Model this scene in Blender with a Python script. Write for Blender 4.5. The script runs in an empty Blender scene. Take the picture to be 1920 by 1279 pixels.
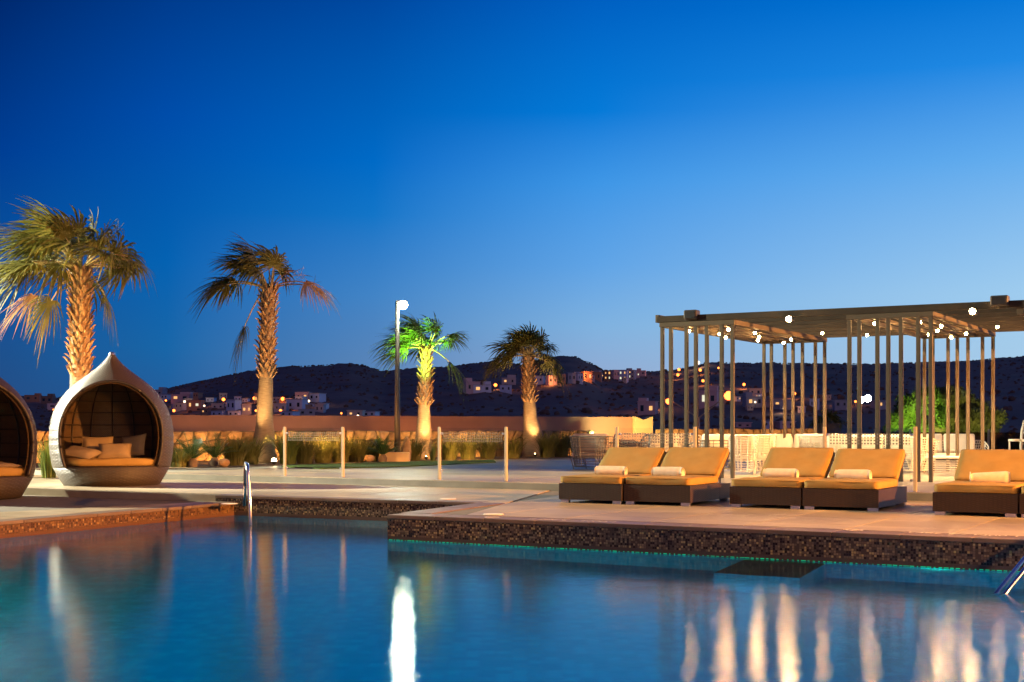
import bpy, bmesh, math, random
from mathutils import Vector, Matrix

random.seed(7)
SC = bpy.context.scene
COL = SC.collection
PI = math.pi
R = math.radians

# ------------------------------------------------------------------ camera
H, F, CX, HY = 1.5, 2500.0, 960.0, 802.0
cam_d = bpy.data.cameras.new('camera')
cam_d.sensor_width = 36.0
cam_d.lens = 36.0 * F / 1920.0
cam_d.shift_y = (HY - 639.5) / 1920.0
cam_d.clip_start = 0.1
cam_d.clip_end = 9000
cam = bpy.data.objects.new('camera', cam_d)
cam.location = (0, 0, H)
cam.rotation_euler = (R(90), 0, 0)
COL.objects.link(cam)
SC.camera = cam


def s2l(c):
    return tuple(((v / 255.0) / 12.92 if v / 255.0 <= 0.04045 else ((v / 255.0 + 0.055) / 1.055) ** 2.4) for v in c)


# ------------------------------------------------------------------ sky (dusk: the sun has set to the right)
world = bpy.data.worlds.new('World')
SC.world = world
world.use_nodes = True
wt = world.node_tree
for n in list(wt.nodes):
    wt.nodes.remove(n)


def wn(t, **k):
    n = wt.nodes.new(t)
    for a, b in k.items():
        setattr(n, a, b)
    return n


def wlink(a, b):
    wt.links.new(a, b)


w_out = wn('ShaderNodeOutputWorld')
w_bg = wn('ShaderNodeBackground')
w_tc = wn('ShaderNodeTexCoord')
w_sep = wn('ShaderNodeSeparateXYZ')
wlink(w_tc.outputs['Generated'], w_sep.inputs[0])


def wmath(op, a, b=None):
    n = wn('ShaderNodeMath', operation=op)
    for i, v in enumerate((a, b)):
        if v is None:
            continue
        if isinstance(v, (int, float)):
            n.inputs[i].default_value = v
        else:
            wlink(v, n.inputs[i])
    return n.outputs[0]


SUN_AZ = R(60)
hx = wmath('MULTIPLY', w_sep.outputs['X'], math.sin(SUN_AZ))
hyy = wmath('MULTIPLY', w_sep.outputs['Y'], math.cos(SUN_AZ))
dt = wmath('ADD', hx, hyy)
ln = wmath('SQRT', wmath('ADD', wmath('ADD', wmath('MULTIPLY', w_sep.outputs['X'], w_sep.outputs['X']),
                                      wmath('MULTIPLY', w_sep.outputs['Y'], w_sep.outputs['Y'])), 0.0004))
cs = wmath('DIVIDE', dt, ln)
def ramp(keys):
    n = wn('ShaderNodeValToRGB')
    cr = n.color_ramp
    while len(cr.elements) < len(keys):
        cr.elements.new(1.0)
    for e, (p, c) in zip(cr.elements, keys):
        e.position = p
        e.color = (*s2l(c), 1)
    wlink(w_sep.outputs['Z'], n.inputs[0])
    return n.outputs[0]


sky_r = ramp([(0.0, (172, 190, 214)), (0.05, (165, 203, 233)), (0.095, (158, 203, 238)), (0.187, (98, 172, 238)),
              (0.25, (32, 137, 228)), (0.298, (0, 115, 212)), (0.45, (0, 74, 165)), (1.0, (0, 22, 66))])
sky_l = ramp([(0.0, (40, 76, 128)), (0.05, (30, 80, 140)), (0.12, (10, 80, 155)), (0.19, (0, 62, 148)),
              (0.298, (0, 38, 106)), (0.45, (0, 26, 78)), (1.0, (0, 22, 66))])
sky_a = ramp([(0.0, (42, 88, 145)), (0.058, (24, 102, 168)), (0.12, (4, 98, 178)), (0.22, (0, 77, 170)),
              (0.31, (0, 56, 136)), (0.45, (0, 36, 100)), (1.0, (0, 22, 66))])
sky_b = ramp([(0.0, (98, 126, 172)), (0.05, (88, 132, 184)), (0.098, (66, 132, 198)), (0.157, (18, 117, 200)), (0.195, (0, 106, 198)),
              (0.31, (0, 70, 158)), (0.45, (0, 46, 120)), (1.0, (0, 22, 66))])
sky_m = ramp([(0.0, (150, 162, 195)), (0.045, (142, 172, 212)), (0.076, (127, 177, 223)), (0.12, (96, 164, 230)), (0.18, (62, 150, 230)), (0.23, (4, 122, 216)),
              (0.31, (0, 94, 192)), (0.45, (0, 60, 148)), (1.0, (0, 22, 66))])
prev = sky_l
for (c0, c1, nxt) in ((0.156, 0.267, sky_a), (0.267, 0.408, sky_b), (0.408, 0.553, sky_m), (0.553, 0.775, sky_r)):
    mr = wn('ShaderNodeMapRange')
    mr.inputs['From Min'].default_value = c0
    mr.inputs['From Max'].default_value = c1
    wlink(cs, mr.inputs['Value'])
    w_mix = wn('ShaderNodeMix', data_type='RGBA')
    wlink(mr.outputs[0], w_mix.inputs['Factor'])
    wlink(prev, w_mix.inputs['A'])
    wlink(nxt, w_mix.inputs['B'])
    prev = w_mix.outputs['Result']
# a few early stars
w_vor = wn('ShaderNodeTexVoronoi')
w_vor.inputs['Scale'].default_value = 11.0
wlink(w_tc.outputs['Generated'], w_vor.inputs['Vector'])
st = wmath('LESS_THAN', w_vor.outputs['Distance'], 0.012)
st2 = wmath('MULTIPLY', st, 0.28)
w_add = wn('ShaderNodeMix', data_type='RGBA', blend_type='ADD')
w_add.inputs['Factor'].default_value = 1.0
wlink(w_mix.outputs['Result'], w_add.inputs['A'])
w_cmb = wn('ShaderNodeCombineColor')
for i in range(3):
    wlink(st2, w_cmb.inputs[i])
wlink(w_cmb.outputs[0], w_add.inputs['B'])
wlink(w_add.outputs['Result'], w_bg.inputs['Color'])
w_bg.inputs['Strength'].default_value = 1.0
wlink(w_bg.outputs[0], w_out.inputs[0])

# ------------------------------------------------------------------ exposure and sampling
vs = SC.view_settings
vs.view_transform = 'Standard'
vs.look = 'None'
vs.exposure = 0.0
vs.gamma = 1.0
vs.use_curve_mapping = False
SC.render.engine = 'CYCLES'
SC.cycles.use_denoising = True
SC.cycles.max_bounces = 8
SC.cycles.transparent_max_bounces = 24
SC.cycles.sample_clamp_indirect = 12.0
SC.cycles.blur_glossy = 0.3


# ------------------------------------------------------------------ big lamps (terrace lamps and a flood, plus added fill spots)
def look(o, target):
    d = Vector(target) - o.location
    o.rotation_euler = d.to_track_quat('-Z', 'Y').to_euler()


def lamp(kind, name, loc, power, color, target=None, radius=0.1, angle=60, blend=0.5, parent=None):
    ld = bpy.data.lights.new(name, kind)
    ld.energy = power
    ld.color = color
    ld.shadow_soft_size = radius
    if kind == 'SPOT':
        ld.spot_size = R(angle)
        ld.spot_blend = blend
    o = bpy.data.objects.new(name, ld)
    o.location = loc
    COL.objects.link(o)
    if target is not None:
        look(o, target)
    return o


lamp('SPOT', 'terrace_and_fill_lamp', (20.0, 9.4, 6.3), 72000, (1.0, 0.37, 0.07), (0.0, 19.6, 0.3), 0.25, 38, 0.4)
lamp('SPOT', 'terrace_and_fill_lamp', (22.0, 19.0, 4.6), 46000, (1.0, 0.42, 0.12), (6.5, 29.0, 1.8), 0.2, 44, 0.5)
lamp('SPOT', 'terrace_and_fill_lamp', (9.0, 0.5, 6.5), 6500, (1.0, 0.46, 0.14), (3.2, 15.6, 0.2), 0.4, 34, 0.6)  # faint frontal fill, added to lift the platform front and its mosaic
lamp('SPOT', 'terrace_and_fill_lamp', (6.0, 6.0, 4.6), 5000, (1.0, 0.45, 0.12), (-8.2, 24.5, 0.3), 0.25, 30, 0.5)  # weak warm fill added for the daybeds
lamp('SPOT', 'flood_lamp', (-24.0, 31.0, 9.6), 74000, (1.0, 0.94, 0.66), (-4.0, 25.6, 0.6), 0.14, 60, 0.4)


lamp('SPOT', 'flood_lamp', (-24.0, 31.0, 9.6), 50000, (1.0, 0.97, 0.80), (-8.6, 27.0, 1.5), 0.14, 13, 0.8)  # extra narrow beam added at the flood lamp to brighten the daybed
# soft warm fill added for the hills, as town and hotel glow behind camera
sl = bpy.data.lights.new('town_glow_fill', 'SUN')
sl.energy = 0.26
sl.color = (1.0, 0.56, 0.46)
sl.angle = R(80)
so = bpy.data.objects.new('town_glow_fill', sl)
so.rotation_euler = (R(62), 0, R(8))
COL.objects.link(so)


# ------------------------------------------------------------------ placing helpers
def G(px, py, z):
    d = F * (H - z) / (py - HY)
    return Vector(((px - CX) / F * d, d, z))


def D(px, py, d):
    return Vector(((px - CX) / F * d, d, H - (py - HY) / F * d))


A = R(29.8)
U = Vector((math.cos(A), -math.sin(A), 0))
V = Vector((math.sin(A), math.cos(A), 0))
ZW, ZL, ZM, ZU = 0.0, 0.23, 0.34, 0.46


# ------------------------------------------------------------------ materials
def nmat(name):
    m = bpy.data.materials.new(name)
    m.use_nodes = True
    nt = m.node_tree
    for n in list(nt.nodes):
        nt.nodes.remove(n)
    out = nt.nodes.new('ShaderNodeOutputMaterial')
    return m, nt, out


class NT:
    def __init__(self, nt):
        self.nt = nt

    def n(self, t, **k):
        x = self.nt.nodes.new(t)
        for a, b in k.items():
            setattr(x, a, b)
        return x

    def l(self, a, b):
        self.nt.links.new(a, b)

    def m(self, op, a, b=None, c=None):
        x = self.n('ShaderNodeMath', operation=op)
        for i, v in enumerate((a, b, c)):
            if v is None:
                continue
            if isinstance(v, (int, float)):
                x.inputs[i].default_value = v
            else:
                self.l(v, x.inputs[i])
        return x.outputs[0]

    def mix(self, f, a, b):
        x = self.n('ShaderNodeMix', data_type='RGBA')
        for k, v in (('Factor', f), ('A', a), ('B', b)):
            if isinstance(v, (int, float)):
                x.inputs[k].default_value = v
            elif isinstance(v, tuple):
                x.inputs[k].default_value = (*v[:3], 1)
            else:
                self.l(v, x.inputs[k])
        return x.outputs['Result']


def mat(name, a, b=None, rough=0.6, scale=6.0, bump=0.0, bscale=None, metal=0.0, rand=0.0, coord='Object', stretch=None, spec=0.4, trans=0.0, stain=0.0):
    """principled, colour varied between a and b by noise, a random shift per object, a fine bump"""
    m, nt, out = nmat(name)
    k = NT(nt)
    p = k.n('ShaderNodeBsdfPrincipled')
    p.inputs['Roughness'].default_value = rough
    p.inputs['Metallic'].default_value = metal
    p.inputs['Specular IOR Level'].default_value = spec
    tc = k.n('ShaderNodeTexCoord')
    vec = tc.outputs[coord]
    if stretch:
        mp = k.n('ShaderNodeMapping')
        mp.inputs['Scale'].default_value = stretch
        k.l(vec, mp.inputs[0])
        vec = mp.outputs[0]
    col = None
    if b is not None:
        nz = k.n('ShaderNodeTexNoise')
        nz.inputs['Scale'].default_value = scale
        nz.inputs['Detail'].default_value = 5
        k.l(vec, nz.inputs['Vector'])
        mrn = k.n('ShaderNodeMapRange')
        mrn.inputs['From Min'].default_value = 0.3
        mrn.inputs['From Max'].default_value = 0.7
        k.l(nz.outputs['Fac'], mrn.inputs['Value'])
        f = mrn.outputs[0]
        if rand:
            oi = k.n('ShaderNodeObjectInfo')
            r = k.m('MULTIPLY', k.m('SUBTRACT', oi.outputs['Random'], 0.5), rand * 2)
            ad = k.n('ShaderNodeMath', operation='ADD', use_clamp=True)
            k.l(f, ad.inputs[0])
            k.l(r, ad.inputs[1])
            f = ad.outputs[0]
        col = k.mix(f, a, b)
        if stain:
            # old water marks and grime in the stone, in world space so that they run across the joints
            geo = k.n('ShaderNodeNewGeometry')
            ns = k.n('ShaderNodeTexNoise')
            ns.inputs['Scale'].default_value = 0.55
            ns.inputs['Detail'].default_value = 7
            ns.inputs['Roughness'].default_value = 0.62
            k.l(geo.outputs['Position'], ns.inputs['Vector'])
            mrs = k.n('ShaderNodeMapRange')
            mrs.inputs['From Min'].default_value = 0.36
            mrs.inputs['From Max'].default_value = 0.60
            mrs.inputs['To Min'].default_value = stain
            mrs.inputs['To Max'].default_value = 0.0
            k.l(ns.outputs['Fac'], mrs.inputs['Value'])
            col = k.mix(mrs.outputs[0], col, tuple(v * 0.42 for v in a))
            mrr = k.n('ShaderNodeMapRange')
            mrr.inputs['To Min'].default_value = rough
            mrr.inputs['To Max'].default_value = max(0.12, rough - 0.3)
            k.l(mrs.outputs[0], mrr.inputs['Value'])
            k.l(mrr.outputs[0], p.inputs['Roughness'])
        k.l(col, p.inputs['Base Color'])
    else:
        p.inputs['Base Color'].default_value = (*a, 1)
    if bump:
        nb = k.n('ShaderNodeTexNoise')
        nb.inputs['Scale'].default_value = bscale or scale * 4
        nb.inputs['Detail'].default_value = 4
        k.l(vec, nb.inputs['Vector'])
        bp = k.n('ShaderNodeBump')
        bp.inputs['Strength'].default_value = bump
        bp.inputs['Distance'].default_value = 0.02
        k.l(nb.outputs['Fac'], bp.inputs['Height'])
        k.l(bp.outputs[0], p.inputs['Normal'])
    if trans:
        tr = k.n('ShaderNodeBsdfTranslucent')
        if col is not None:
            k.l(col, tr.inputs['Color'])
        else:
            tr.inputs['Color'].default_value = (*a, 1)
        mx = k.n('ShaderNodeMixShader')
        mx.inputs[0].default_value = trans
        k.l(p.outputs[0], mx.inputs[1])
        k.l(tr.outputs[0], mx.inputs[2])
        k.l(mx.outputs[0], out.inputs[0])
    else:
        k.l(p.outputs[0], out.inputs[0])
    return m


def emat(name, color, strength):
    m, nt, out = nmat(name)
    k = NT(nt)
    e = k.n('ShaderNodeEmission')
    e.inputs['Color'].default_value = (*color, 1)
    e.inputs['Strength'].default_value = strength
    k.l(e.outputs[0], out.inputs[0])
    return m


def mosaic_mat(name, cols, grout, size=0.034, rough=0.25, plain_v=None, plain=None):
    """glass mosaic by UV in metres: each tessera its own tone, grout joints sunk"""
    m, nt, out = nmat(name)
    k = NT(nt)
    p = k.n('ShaderNodeBsdfPrincipled')
    p.inputs['Roughness'].default_value = rough
    uv = k.n('ShaderNodeUVMap')
    sc = k.n('ShaderNodeVectorMath', operation='SCALE')
    sc.inputs['Scale'].default_value = 1.0 / size
    k.l(uv.outputs[0], sc.inputs[0])
    fl = k.n('ShaderNodeVectorMath', operation='FLOOR')
    k.l(sc.outputs[0], fl.inputs[0])
    wnz = k.n('ShaderNodeTexWhiteNoise', noise_dimensions='2D')
    k.l(fl.outputs[0], wnz.inputs['Vector'])
    cr = k.n('ShaderNodeValToRGB')
    e = cr.color_ramp
    e.interpolation = 'CONSTANT'
    while len(e.elements) < len(cols):
        e.elements.new(1.0)
    for el, (q, c) in zip(e.elements, cols):
        el.position = q
        el.color = (*c, 1)
    k.l(wnz.outputs['Value'], cr.inputs[0])
    fr = k.n('ShaderNodeVectorMath', operation='FRACTION')
    k.l(sc.outputs[0], fr.inputs[0])
    sp = k.n('ShaderNodeSeparateXYZ')
    k.l(fr.outputs[0], sp.inputs[0])
    gx = k.m('GREATER_THAN', k.m('ABSOLUTE', k.m('SUBTRACT', sp.outputs[0], 0.5)), 0.43)
    gy = k.m('GREATER_THAN', k.m('ABSOLUTE', k.m('SUBTRACT', sp.outputs[1], 0.5)), 0.43)
    g = k.m('MAXIMUM', gx, gy)
    col = k.mix(g, cr.outputs[0], grout)
    if plain_v is not None:
        su = k.n('ShaderNodeSeparateXYZ')
        k.l(uv.outputs[0], su.inputs[0])
        col = k.mix(k.m('LESS_THAN', su.outputs[1], plain_v), col, plain)
    k.l(col, p.inputs['Base Color'])
    bp = k.n('ShaderNodeBump')
    bp.inputs['Strength'].default_value = 0.6
    bp.inputs['Distance'].default_value = 0.004
    k.l(k.m('ADD', k.m('SUBTRACT', 1.0, g), k.m('MULTIPLY', wnz.outputs['Value'], 0.5)), bp.inputs['Height'])
    k.l(bp.outputs[0], p.inputs['Normal'])
    k.l(p.outputs[0], out.inputs[0])
    return m


def weave_mat(name, a, b, sx, sz, rough=0.45, depth=0.006, see=0.0):
    """woven strip pattern by UV in metres"""
    m, nt, out = nmat(name)
    k = NT(nt)
    p = k.n('ShaderNodeBsdfPrincipled')
    p.inputs['Roughness'].default_value = rough
    uv = k.n('ShaderNodeUVMap')
    sp = k.n('ShaderNodeSeparateXYZ')
    k.l(uv.outputs[0], sp.inputs[0])
    ux = k.m('MULTIPLY', sp.outputs[0], 1.0 / sx)
    uz = k.m('MULTIPLY', sp.outputs[1], 1.0 / sz)
    par = k.m('MODULO', k.m('ADD', k.m('FLOOR', ux), k.m('FLOOR', uz)), 2.0)
    wx = k.m('ABSOLUTE', k.m('SINE', k.m('MULTIPLY', ux, PI)))
    wz = k.m('ABSOLUTE', k.m('SINE', k.m('MULTIPLY', uz, PI)))
    hgt = k.m('MULTIPLY', wz, k.m('ADD', 0.55, k.m('MULTIPLY', k.m('MULTIPLY', wx, par), 0.45)))
    nz = k.n('ShaderNodeTexNoise')
    nz.inputs['Scale'].default_value = 9.0
    k.l(uv.outputs[0], nz.inputs['Vector'])
    f = k.m('MULTIPLY', hgt, k.m('ADD', 0.5, k.m('MULTIPLY', nz.outputs['Fac'], 0.8)))
    col = k.mix(f, b, a)
    k.l(col, p.inputs['Base Color'])
    bp = k.n('ShaderNodeBump')
    bp.inputs['Strength'].default_value = 0.8
    bp.inputs['Distance'].default_value = depth
    k.l(hgt, bp.inputs['Height'])
    k.l(bp.outputs[0], p.inputs['Normal'])
    if see:
        tr = k.n('ShaderNodeBsdfTransparent')
        mx = k.n('ShaderNodeMixShader')
        k.l(k.m('LESS_THAN', hgt, see), mx.inputs[0])
        k.l(p.outputs[0], mx.inputs[1])
        k.l(tr.outputs[0], mx.inputs[2])
        k.l(mx.outputs[0], out.inputs[0])
    else:
        k.l(p.outputs[0], out.inputs[0])
    return m


def glass_mat(name, tint=(0.93, 0.96, 0.95)):
    m, nt, out = nmat(name)
    k = NT(nt)
    fz = k.n('ShaderNodeFresnel')
    fz.inputs['IOR'].default_value = 1.5
    t = k.n('ShaderNodeBsdfTransparent')
    t.inputs['Color'].default_value = (*tint, 1)
    g = k.n('ShaderNodeBsdfGlossy')
    g.inputs['Roughness'].default_value = 0.02
    mx = k.n('ShaderNodeMixShader')
    geo = k.n('ShaderNodeNewGeometry')
    k.l(k.m('MULTIPLY', fz.outputs[0], k.m('SUBTRACT', 1.0, geo.outputs['Backfacing'])), mx.inputs[0])
    k.l(t.outputs[0], mx.inputs[1])
    k.l(g.outputs[0], mx.inputs[2])
    k.l(mx.outputs[0], out.inputs[0])
    return m


def frit_mat(name):
    """white printed squares on clear glass"""
    m, nt, out = nmat(name)
    k = NT(nt)
    uv = k.n('ShaderNodeUVMap')
    sc = k.n('ShaderNodeVectorMath', operation='SCALE')
    sc.inputs['Scale'].default_value = 1.0 / 0.052
    k.l(uv.outputs[0], sc.inputs[0])
    fr = k.n('ShaderNodeVectorMath', operation='FRACTION')
    k.l(sc.outputs[0], fr.inputs[0])
    sp = k.n('ShaderNodeSeparateXYZ')
    k.l(fr.outputs[0], sp.inputs[0])
    gx = k.m('LESS_THAN', k.m('ABSOLUTE', k.m('SUBTRACT', sp.outputs[0], 0.5)), 0.31)
    gy = k.m('LESS_THAN', k.m('ABSOLUTE', k.m('SUBTRACT', sp.outputs[1], 0.5)), 0.31)
    d = k.n('ShaderNodeBsdfDiffuse')
    d.inputs['Color'].default_value = (0.27, 0.25, 0.21, 1)
    t = k.n('ShaderNodeBsdfTransparent')
    mx = k.n('ShaderNodeMixShader')
    k.l(k.m('MULTIPLY', k.m('MULTIPLY', gx, gy), 0.6), mx.inputs[0])
    k.l(t.outputs[0], mx.inputs[1])
    k.l(d.outputs[0], mx.inputs[2])
    k.l(mx.outputs[0], out.inputs[0])
    return m


def water_mat():
    m, nt, out = nmat('pool_water')
    k = NT(nt)
    tc = k.n('ShaderNodeTexCoord')
    n1 = k.n('ShaderNodeTexNoise')
    n1.inputs['Scale'].default_value = 15.0
    n1.inputs['Detail'].default_value = 3.0
    k.l(tc.outputs['Object'], n1.inputs['Vector'])
    n2 = k.n('ShaderNodeTexNoise')
    n2.inputs['Scale'].default_value = 1.6
    n2.inputs['Detail'].default_value = 2.0
    k.l(tc.outputs['Object'], n2.inputs['Vector'])
    n3 = k.n('ShaderNodeTexNoise')
    n3.inputs['Scale'].default_value = 60.0
    n3.inputs['Detail'].default_value = 2.0
    k.l(tc.outputs['Object'], n3.inputs['Vector'])
    h = k.m('ADD', k.m('ADD', k.m('MULTIPLY', n1.outputs['Fac'], 0.0010), k.m('MULTIPLY', n2.outputs['Fac'], 0.003)), k.m('MULTIPLY', n3.outputs['Fac'], 0.00042))
    bp = k.n('ShaderNodeBump')
    bp.inputs['Strength'].default_value = 1.0
    bp.inputs['Distance'].default_value = 1.0
    k.l(h, bp.inputs['Height'])
    fz = k.n('ShaderNodeFresnel')
    fz.inputs['IOR'].default_value = 1.333
    k.l(bp.outputs[0], fz.inputs['Normal'])
    g = k.n('ShaderNodeBsdfGlossy')
    g.inputs['Roughness'].default_value = 0.03
    k.l(bp.outputs[0], g.inputs['Normal'])
    rf = k.n('ShaderNodeBsdfRefraction')
    rf.inputs['IOR'].default_value = 1.333
    rf.inputs['Roughness'].default_value = 0.10
    rf.inputs['Color'].default_value = (0.30, 0.92, 1.0, 1)
    k.l(bp.outputs[0], rf.inputs['Normal'])
    mx = k.n('ShaderNodeMixShader')
    k.l(fz.outputs[0], mx.inputs[0])
    k.l(rf.outputs[0], mx.inputs[1])
    k.l(g.outputs[0], mx.inputs[2])
    k.l(mx.outputs[0], out.inputs[0])
    return m


M = {}
M['paver'] = mat('paver', (0.33, 0.265, 0.175), (0.42, 0.345, 0.24), 0.5, 1.3, 0.15, 40, rand=0.4, stain=0.55)
M['deck'] = mat('deck', (0.24, 0.23, 0.19), (0.34, 0.325, 0.27), 0.5, 0.7, 0.12, 30, stain=0.55)
M['coping'] = mat('coping', (0.15, 0.105, 0.075), (0.21, 0.15, 0.11), 0.5, 2.0, 0.15, 40, rand=0.4, stain=0.5)
M['step_face'] = mat('step_face', (0.11, 0.105, 0.085), (0.16, 0.15, 0.125), 0.7, 2.0, 0.1, 30)  # grey riser, its shadow darkness put into the colour
M['joint'] = mat('joint', (0.10, 0.09, 0.08), (0.14, 0.13, 0.11), 0.9, 5)
GOLD = [(0.0, (0.02, 0.015, 0.010)), (0.22, (0.065, 0.048, 0.032)), (0.5, (0.12, 0.088, 0.058)), (0.78, (0.19, 0.145, 0.085)), (0.93, (0.32, 0.25, 0.11))]
M['mosaic'] = mosaic_mat('mosaic', GOLD, (0.05, 0.04, 0.03), 0.028, 0.22, 0.055, (0.075, 0.055, 0.042))
BLUE = [(0.0, (0.0, 0.22, 0.33)), (0.3, (0.0, 0.27, 0.40)), (0.6, (0.0, 0.31, 0.44)), (0.85, (0.0, 0.25, 0.35))]
LAMPLIT = [(0.0, (0.05, 0.022, 0.007)), (0.25, (0.11, 0.055, 0.018)), (0.55, (0.16, 0.08, 0.026)), (0.82, (0.21, 0.12, 0.04)), (0.95, (0.34, 0.22, 0.08))]  # warm lamplight on the left wall put into the tile colours
M['mosaic_lamplit'] = mosaic_mat('mosaic_lamplit', LAMPLIT, (0.10, 0.05, 0.02), 0.034, 0.3, 0.055, (0.12, 0.058, 0.02))
M['pool_tile'] = mosaic_mat('pool_tile', BLUE, (0.015, 0.21, 0.33), 0.12, 0.3)
M['water'] = water_mat()
M['soil'] = mat('soil', (0.12, 0.08, 0.045), (0.22, 0.15, 0.08), 0.9, 3, 0.5, 30)
M['lawn'] = mat('lawn', (0.05, 0.10, 0.012), (0.09, 0.15, 0.02), 0.9, 9, 0.8, 90)
M['stone'] = mat('stone', (0.13, 0.075, 0.035), (0.38, 0.24, 0.115), 0.85, 4.0, 0.9, 14, rand=0.5)
M['mortar'] = mat('mortar', (0.08, 0.06, 0.04), (0.13, 0.10, 0.07), 0.9, 8, 0.4)
M['pink'] = mat('pink', (0.38, 0.19, 0.13), (0.43, 0.215, 0.15), 0.85, 0.8, 0.08, 30, stain=0.3)
M['pier'] = mat('pier', (0.55, 0.40, 0.20), (0.60, 0.45, 0.24), 0.8, 2, 0.1, 30)
M['wicker'] = weave_mat('wicker', (0.075, 0.038, 0.020), (0.009, 0.0045, 0.0025), 0.055, 0.014, 0.4)
M['pod_weave'] = weave_mat('pod_weave', (0.085, 0.062, 0.040), (0.024, 0.017, 0.011), 0.07, 0.03, 0.5, 0.008)
M['pod_lining'] = weave_mat('pod_lining', (0.17, 0.105, 0.05), (0.05, 0.03, 0.015), 0.02, 0.02, 0.5, 0.003, 0.22)
M['pod_rib'] = mat('pod_rib', (0.025, 0.018, 0.012), (0.04, 0.03, 0.02), 0.35, 8)
M['cushion'] = mat('cushion', (0.30, 0.185, 0.045), (0.35, 0.22, 0.058), 0.85, 5, 0.15, 160)
M['pillow'] = mat('pillow', (0.24, 0.175, 0.09), (0.30, 0.225, 0.12), 0.85, 5, 0.2, 160, rand=0.2)
M['towel'] = mat('towel', (0.66, 0.57, 0.42), (0.74, 0.65, 0.50), 0.95, 12, 0.5, 120)
M['white_cushion'] = mat('white_cushion', (0.72, 0.66, 0.55), (0.80, 0.74, 0.63), 0.9, 5, 0.15, 120)
M['peach_cushion'] = mat('peach_cushion', (0.62, 0.45, 0.32), (0.68, 0.5, 0.36), 0.9, 5, 0.15, 120)
M['rattan_white'] = mat('rattan_white', (0.58, 0.52, 0.42), (0.70, 0.64, 0.52), 0.5, 20)
M['rattan_dark'] = mat('rattan_dark', (0.16, 0.145, 0.115), (0.24, 0.22, 0.18), 0.45, 20)
M['steel'] = mat('steel', (0.85, 0.84, 0.82), None, 0.22, metal=1.0)
M['foot'] = mat('foot', (0.6, 0.6, 0.62), None, 0.3, metal=1.0)
M['cream_post'] = mat('cream_post', (0.36, 0.28, 0.18), (0.42, 0.33, 0.22), 0.5, 4)
M['glass'] = glass_mat('glass')
M['glass_brown'] = glass_mat('glass_brown', (0.55, 0.47, 0.40))
M['frit'] = frit_mat('frit')
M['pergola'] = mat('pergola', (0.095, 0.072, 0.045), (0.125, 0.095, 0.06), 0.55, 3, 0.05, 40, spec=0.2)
M['pergola_roof_shaded'] = mat('pergola_roof_shaded', (0.042, 0.032, 0.021), (0.058, 0.044, 0.03), 0.6, 3, 0.05, 40, spec=0.15)  # same metal as the posts, colour darkened for the unlit roof beams
M['black'] = mat('black', (0.02, 0.018, 0.016), (0.03, 0.027, 0.024), 0.4, 6)
M['pole'] = mat('pole', (0.05, 0.042, 0.036), (0.075, 0.062, 0.052), 0.4, 6)
M['bark'] = mat('bark', (0.26, 0.18, 0.10), (0.40, 0.29, 0.17), 0.9, 6, 1.0, 6, stretch=(1, 1, 9))
M['boot'] = mat('boot', (0.24, 0.13, 0.06), (0.46, 0.28, 0.13), 0.85, 9, 0.6, 30, rand=0.5)
M['frond'] = mat('frond', (0.075, 0.080, 0.014), (0.15, 0.145, 0.028), 0.5, 2.0, rand=0.4, trans=0.25)
M['frond_green'] = mat('frond_green', (0.05, 0.10, 0.012), (0.09, 0.16, 0.02), 0.5, 2.0, rand=0.4, trans=0.3)
M['frond_dry'] = mat('frond_dry', (0.30, 0.17, 0.09), (0.42, 0.27, 0.15), 0.8, 4, rand=0.3, trans=0.3)
M['petiole'] = mat('petiole', (0.30, 0.24, 0.10), (0.40, 0.32, 0.14), 0.6, 5)
M['grass'] = mat('grass', (0.07, 0.085, 0.016), (0.17, 0.16, 0.04), 0.6, 3.0, trans=0.25)
M['grass_lush'] = mat('grass_lush', (0.09, 0.14, 0.02), (0.20, 0.24, 0.05), 0.6, 3.0, trans=0.3)
M['sago'] = mat('sago', (0.015, 0.05, 0.018), (0.04, 0.09, 0.028), 0.4, 3.0, trans=0.1)
M['leaf'] = mat('leaf', (0.045, 0.07, 0.012), (0.12, 0.14, 0.03), 0.55, 1.2, trans=0.3)
M['trunk'] = mat('trunk', (0.10, 0.07, 0.045), (0.17, 0.12, 0.08), 0.9, 6, 0.6)
M['hill'] = mat('hill', (0.11, 0.06, 0.045), (0.21, 0.12, 0.085), 0.95, 0.02, 0.0, coord='Object')
M['ground'] = mat('ground', (0.06, 0.045, 0.035), (0.10, 0.075, 0.055), 0.95, 0.05)
M['scrub'] = mat('scrub', (0.09, 0.052, 0.038), (0.17, 0.10, 0.07), 0.95, 0.1)
M['mark'] = mat('mark', (0.62, 0.52, 0.42), (0.70, 0.6, 0.5), 0.6, 20)
M['lid'] = mat('lid', (0.68, 0.60, 0.5), (0.74, 0.66, 0.55), 0.5, 6)
M['e_led'] = emat('e_led', (0.86, 1.0, 0.78), 560)
M['e_warm'] = emat('e_warm', (1.0, 0.55, 0.19), 240)
M['e_flood'] = emat('e_flood', (1.0, 0.58, 0.22), 330)
M['e_orange'] = emat('e_orange', (1.0, 0.14, 0.028), 8)
M['e_white'] = emat('e_white', (0.9, 0.92, 1.0), 300)
M['e_town'] = emat('e_town', (1.0, 0.20, 0.030), 6.0)
M['e_town_white'] = emat('e_town_white', (1.0, 0.72, 0.42), 4.0)
M['e_window'] = emat('e_window', (1.0, 0.50, 0.17), 1.2)
M['e_window_pale'] = emat('e_window_pale', (0.9, 0.86, 0.62), 1.0)
M['e_uplight'] = emat('e_uplight', (1.0, 0.72, 0.36), 60)
M['e_green'] = emat('e_green', (0.01, 0.62, 0.30), 0.75)
M['e_pool'] = emat('e_pool', (0.05, 0.75, 0.45), 0.9)
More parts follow.
